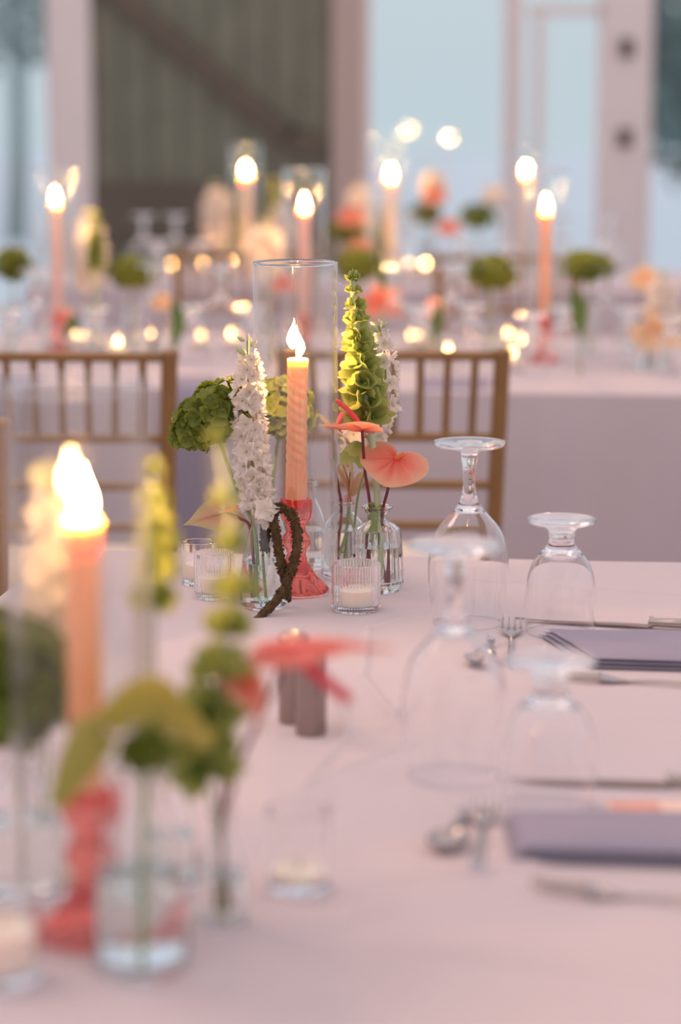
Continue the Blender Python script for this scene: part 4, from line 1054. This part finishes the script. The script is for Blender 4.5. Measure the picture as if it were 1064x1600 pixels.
# arching leaf
def ribbon(base, pts, w, mat, lab, name='arching_leaf', stem_pts=()):
    base = Vector(base); t_ = THING(name, lab, 'leaf', base); P_ = smooth_pts([Vector(p) for p in pts], 8); v = []; t = []; f = []; n_ = len(P_)
    for i, p in enumerate(P_):
        s = i / (n_ - 1); tn = (P_[min(i + 1, n_ - 1)] - P_[max(0, i - 1)]).normalized(); sd = Vector((0.25, -0.35, 0.9)) if abs(tn.z) < 0.75 else Vector((0.9, -0.35, 0.2)); sd = (sd - tn * sd.dot(tn)).normalized(); nz = tn.cross(sd)
        wd = w * max(0.05, math.sin(PI * (0.03 + 0.94 * s)) ** 0.6)
        for q in (-1, -0.5, 0, 0.5, 1): v.append(p - base + sd * wd * q / 2 + nz * 0.18 * wd * (q * q)); t.append(s)
    for i in range(n_ - 1):
        for k in range(4): j = i * 5 + k; f.append((j, j + 1, j + 6, j + 5))
    OBJ('blade', MESH('blade', v, f, mat, True, t), t_)
    if stem_pts: stem(t_, list(stem_pts) + [base], 0.0018, STEMG, base)
    return t_
yv = nV.y
ribbon(in_vase(nV), [Q(84, 1262, yv - 0.03), Q(112, 1196, yv - 0.025), Q(155, 1125, yv - 0.02), Q(205, 1085, yv - 0.01), Q(250, 1092, yv), Q(290, 1125, yv), Q(335, 1165, yv)], 0.042, OLIVE,
       'broad olive green arching leaf, blurred, over the foreground vase', stem_pts=[Q(245, 1100, yv + 0.004), Q(232, 1180, yv), Q(224, 1300, yv)])
anthurium(in_vase(nW) + Vector((0.003, 0, 0)), Q(384, 1062, yw), (0.25, -0.3, -0.9), (0.7, -0.6, 0.3), 0.040, 0.040, [Q(368, 1120, yw), Q(350, 1200, yw), Q(346, 1300, yw)],
          'orange-red anthurium, blurred, beside the foreground bells of Ireland', spad=SPADO, spl=0.012, side_droop=0.2)
ya = yw + 0.02
anthurium(in_vase(nW) + Vector((-0.003, 0.002, 0)), Q(452, 1012, ya), (0.97, -0.1, 0.0), (-0.05, -0.12, 1.0), 0.055, 0.078, [Q(420, 1090, ya), Q(375, 1190, ya), Q(350, 1290, ya)],
          'coral anthurium, blurred, seen edge-on in front of the shakers', mat=CORALD, spad=SPADR, spl=0.055, spdir=(0.62, -0.05, -0.62), curl=0.10, side_droop=0.15, spr=0.0055, sbend=0.1)

# ================================================================== MIDDLE TABLE, MANY BLURRED THINGS
def T2(px, py):
    if py < 500: py = max(426, min(440, 426 + (py - 440) * 0.5))
    else: py = max(548, min(596, py))
    return T(px, py)
def tall_candle(px, flame_y, foot_y, mat, stick, lab, h=0.43, fm=CORALG):
    b_ = T2(px, foot_y); hurricane(b_, 'glass cylinder round the ' + lab.replace(' in front of ',' by ').replace(' standing ',' '), h, 0.048, 'glass cylinders on the far tables')
    if stick: holder(b_, stick, 0.9, 'candlesticks on the far tables', fm); hb = 0.0955
    else: hb = 0
    tp = Q(px, flame_y + 14, b_.y)
    candle(b_ + Vector((0, 0, hb)), tp.z - b_.z - hb, 0.0115 if stick else 0.018, mat, lab, False, (0, 0), 1.0, 0.034, 'candles on the far tables')
tall_candle(91, 303, 556, WAXP, 'coral glass candlestick under the leftmost pink candle of the middle table', 'pink taper candle at the left end of the middle table')
tall_candle(476, 313, 560, WAXP, 'coral glass candlestick of the middle table hidden behind the sharp cylinder', 'pink taper candle standing above the sharp glass cylinder')
tall_candle(850, 315, 566, WAXC, 'pink glass candlestick of the middle table behind the wine glass', 'coral taper candle between two green hydrangeas on the middle table')
tall_candle(385, 258, 448, WAXI, None, 'ivory candle on the farthest table in front of the boarded door', 0.43)
tall_candle(610, 264, 446, WAXI, None, 'ivory candle on the farthest table in front of the middle window', 0.43)
tall_candle(820, 257, 442, WAXI, None, 'ivory candle on the farthest table before the glazed door', 0.43)
def fh(px, py, foot_y, r, lab, sq=0.75, seed=1, yellow=False, vprof=V_TEAR, vs=0.95):
    b_ = T2(px, foot_y); vase(b_, vprof, 'vase under the ' + lab, 0.05, s=vs, group='vases on the far tables')
    hydrangea(in_vase(b_), Q(px, py, b_.y), (r, r * 0.9, r * sq), [Q(px, py + 60, b_.y)], lab, n=60, near=False, yellow=yellow, seed=seed, fs=1.1)
fh(20, 415, 545, 0.040, 'green hydrangea at the left end of the middle table', 0.95, 31)
fh(207, 427, 538, 0.052, 'dark green hydrangea above the left gold chair', 0.7, 32)
fh(557, 416, 535, 0.044, 'dark green hydrangea just left of the bells of Ireland tip', 0.9, 33)
fh(767, 428, 552, 0.054, 'round green hydrangea left of the coral taper of the middle table', 0.75, 34)
fh(918, 418, 556, 0.060, 'flat-topped green hydrangea right of the coral taper of the middle table', 0.58, 35)
fh(665, 335, 446, 0.050, 'small green hydrangea on the farthest table left of two coral blooms', 0.7, 36)
fh(746, 340, 452, 0.060, 'green hydrangea on the farthest table with the window behind it', 0.7, 37)
fh(542, 362, 458, 0.060, 'green hydrangea on the farthest table right of the sharp cylinder rim', 0.7, 38)
def fd(px, py0, py1, foot_y, lab, seed, vs=0.9, fs=1.6, dx=0):
    b_ = T2(px + dx, foot_y); vase(b_, V_BOT, 'vase under the ' + lab, 0.05, s=vs, group='vases on the far tables')
    delphinium(in_vase(b_), [Q(px + (y - py0) * 0.03, y, b_.y) for y in (py0, (py0 * 2 + py1) / 3, (py0 + py1 * 2) / 3, py1)], lab, n=36, r0=0.010, r1=0.028, near=False, seed=seed, fs=fs, buds=3)
fd(140, 335, 450, 548, 'white delphinium right of the leftmost pink candle', 41)
fd(336, 290, 380, 458, 'cream delphinium on the farthest table left of the ivory candle', 42, fs=2.0)
fd(440, 310, 410, 470, 'cream delphinium behind the pink candle above the sharp cylinder', 43, fs=1.8)
fd(415, 350, 430, 530, 'cream delphinium of the middle table just left of the sharp cylinder', 44)
fd(560, 290, 360, 452, 'pale delphinium on the farthest table beside the taupe post', 45, fs=1.6)
fd(676, 270, 310, 446, 'pale delphinium tip above the coral bloom on the farthest table', 46, fs=1.5)
fd(1035, 430, 520, 575, 'white delphinium near the right edge of the middle table', 47, fs=1.3)
fd(770, 290, 330, 448, 'thin pale delphinium on the farthest table before the middle window', 48, fs=1.0)
def fa(px, py, foot_y, w, lab, mat=None, td=(0.6, -0.4, -0.4), nz=(0, -0.8, 0.6), vs=0.8, vlab=None):
    b_ = T2(px - 12, foot_y); vase(b_, V_SM, 'vase under the ' + lab, 0.05, s=vs, group='vases on the far tables')
    anthurium(in_vase(b_), Q(px, py, b_.y), td, nz, w, w, [Q(px - 6, (py + foot_y) / 2, b_.y)], lab, mat=mat, spad=SPADO, spl=0.02)
fa(588, 468, 556, 0.100, 'coral anthurium on the middle table right of the bells of Ireland tip')
fa(545, 335, 462, 0.085, 'orange anthurium on the farthest table beside the taupe post')
fa(676, 302, 450, 0.080, 'coral anthurium on the farthest table above the small green hydrangea')
fa(698, 352, 458, 0.075, 'red anthurium on the farthest table between two green hydrangeas')
fa(560, 385, 470, 0.075, 'orange anthurium on the farthest table just over the dark green hydrangea')
fa(1005, 432, 545, 0.075, 'peach anthurium on the middle table near the right edge', PEACHP)
fa(1020, 512, 580, 0.110, 'large pale peach anthurium at the right end of the middle table', PEACHP)
fa(676, 478, 552, 0.05, 'small pink anthurium on the middle table right of the coral one', PINKP)
fa(95, 492, 552, 0.045, 'coral anthurium low on the leftmost pink candle of the middle table', None, (0, -0.2, -1))
def fb_(px, py0, py1, foot_y, lab, seed, sm=1.5):
    b_ = T2(px, foot_y); vase(b_, V_BOT, 'vase under the ' + lab, 0.05, s=0.9, group='vases on the far tables')
    bells(in_vase(b_), [Q(px, y, b_.y) for y in (py0, (py0 * 2 + py1) / 3, (py0 + py1 * 2) / 3, py1)], lab, whorls=7, smax=sm, smin=0.6, seed=seed, near=False, tip=False)
fb_(362, 300, 380, 446, 'yellow-green bells of Ireland left of the boarded door candle', 61, 1.6)
fb_(428, 285, 370, 442, 'yellow-green bells of Ireland right of the boarded door candle', 62, 1.6)
fb_(150, 340, 420, 560, 'yellow-green bells of Ireland beside the leftmost white delphinium', 63, 1.0)
fb_(595, 330, 400, 444, 'yellow-green bells of Ireland left of the middle window candle', 64, 1.4)
fa(395, 405, 440, 0.09, 'orange anthurium on the farthest table right of the boarded door candle', PEACHP)
fa(345, 400, 440, 0.08, 'peach anthurium on the farthest table left of the boarded door candle', PEACHP)
fa(440, 440, 566, 0.06, 'coral anthurium of the middle table just left of the pink candle')
fa(250, 470, 562, 0.05, 'peach anthurium of the middle table above the left gold chair', PEACHP)
# drooping dark leaves
for (pts, w, lab) in (([(896, 452), (905, 480), (908, 525)], 0.034, 'dark green hanging leaf under the flat-topped hydrangea'),
                      ([(270, 470), (280, 500), (272, 545)], 0.03, 'dark brown hanging amaranth leaf above the left gold chair post'),
                      ([(122, 520), (112, 500), (104, 530)], 0.02, 'dark leaf right of the leftmost coral candlestick'),
                      ([(690, 470), (684, 500), (680, 540)], 0.022, 'dark brown leaf above the right gold chair'),
                      ([(590, 400), (598, 430), (600, 455)], 0.018, 'green leaf above the coral anthurium of the middle table')):
    yy = 5.15; b_ = Q(pts[-1][0], pts[-1][1], yy); b_.z = TZ + 0.002
    ribbon(b_, [Q(x, y, yy) for x, y in pts], w, LEAFG, lab, 'hanging_leaf', stem_pts=[Q(pts[-1][0], pts[-1][1], yy)])
# lit votives: amber discs of the picture
LIT = [(185, 562, 'between the chair rails of the left gold chair'), (120, 545, 'beside the dark leaf at the left'), (235, 548, 'just left of the left chair post'), (316, 545, 'left of the sharp cylinder on the middle table'),
       (793, 548, 'left of the coral taper of the middle table'), (810, 556, 'touching the coral taper of the middle table'), (640, 532, 'beyond the right gold chair'), (672, 536, 'second beyond the right gold chair'), (700, 575, 'above the top rail of the right gold chair'),
       (800, 580, 'behind the top corner of the right gold chair'), (362, 540, 'second left of the sharp cylinder')]
for px, py, lab in LIT:
    votive(T2(px, py), 'lit glass votive ' + lab, r=0.026, h=0.055, ribs=False, wax=0.02, lit=True, group='lit votives on the middle table')
for px, py, lab in [(268, 462, 'below the upturned glasses at the left'), (665, 463, 'below the small green hydrangea'), (640, 462, 'just left of the coral blooms'), (318, 460, 'left of the ivory candle'), (430, 456, 'right of the ivory candle by the boarded door'),
                    (690, 462, 'right of the small green hydrangea'), (585, 458, 'left of the ivory candle by the middle window'), (360, 456, 'in front of the boarded door')]:
    votive(T2(px, py), 'lit glass votive ' + lab, r=0.03, h=0.055, ribs=False, wax=0.03, lit=True, group='lit votives on the farthest table')
# upturned glasses of the far tables
k = 0
FG = [(240, 553, 'w'), (300, 566, 'g'), (345, 556, 'w'), (395, 570, 'g'), (620, 560, 'w'), (655, 572, 'g'), (735, 566, 'g'), (705, 556, 'w'), (880, 572, 'g'), (945, 560, 'w'), (985, 572, 'g'), (150, 572, 'g'), (60, 566, 'w'), (15, 575, 'g'), (830, 584, 'g'), (1050, 588, 'g')]
WH = ['beyond the left chair post', 'right of the left chair post', 'left of the white delphinium', 'behind the sharp delphinium', 'right of the bells of Ireland', 'above the right chair spindles', 'above the right chair corner', 'beneath the coral anthurium side',
      'right of the coral taper', 'under the flat-topped hydrangea', 'right of the flat-topped hydrangea', 'behind the left chair rail', 'left of the pink taper', 'at the far left of the middle table', 'in front of the coral taper', 'at the far right of the middle table']
for (px, py, kd), wh in zip(FG, WH):
    goblet('wine' if kd == 'w' else 'gob', T2(px, py), ('upturned wine glass ' if kd == 'w' else 'upturned water goblet ') + wh, 'upturned glasses on the middle table')
FG = [(275, 462, 'w'), (245, 470, 'g'), (225, 462, 'w'), (310, 475, 'g'), (640, 470, 'w'), (470, 468, 'w'), (880, 468, 'w'), (720, 470, 'g'), (950, 470, 'w'), (790, 468, 'g')]
WH = ['before the boarded door, the tallest pale one', 'left of the lit votive by the boarded door', 'at the left end of the farthest table', 'right of the pale glasses by the boarded door', 'left of the small green hydrangea', 'behind the pink taper',
      'right of the coral taper on the farthest table', 'below the window hydrangea', 'before the wide white post', 'left of the coral taper on the farthest table']
for (px, py, kd), wh in zip(FG, WH):
    goblet('wine' if kd == 'w' else 'gob', T2(px, py), ('upturned wine glass ' if kd == 'w' else 'upturned water goblet ') + wh, 'upturned glasses on the farthest table')

# festoon lights under the roof: give the small warm points seen in the glasses
for s, yy in enumerate((0.2, 2.2, 4.2)):
    o0 = Vector((-4.1, yy, 3.0)); t_ = THING('festoon_lights', ('string of warm festoon bulbs under the roof ' + ('above the nearest table', 'above the gold chairs', 'above the middle table')[s]), 'string lights', o0, 0, 'festoon strings under the roof')
    pts = [Vector((8.2 * i / 12, 0, -0.28 * math.sin(PI * i / 12))) for i in range(13)]
    v, f, _ = tube(pts, 0.004, 6, 2); OBJ('cable', MESH('cable', v, f, IRON), t_)
    v, f, _ = lathe([(0, -0.065), (0.016, -0.055), (0.022, -0.035), (0.015, -0.01), (0.008, 0), (0, 0)], 12); bm_ = MESH('bulb', v, f, BULB)
    for i in range(1, 12): OBJ('bulb', bm_, t_, pts[i] - Vector((0, 0, 0.004)))
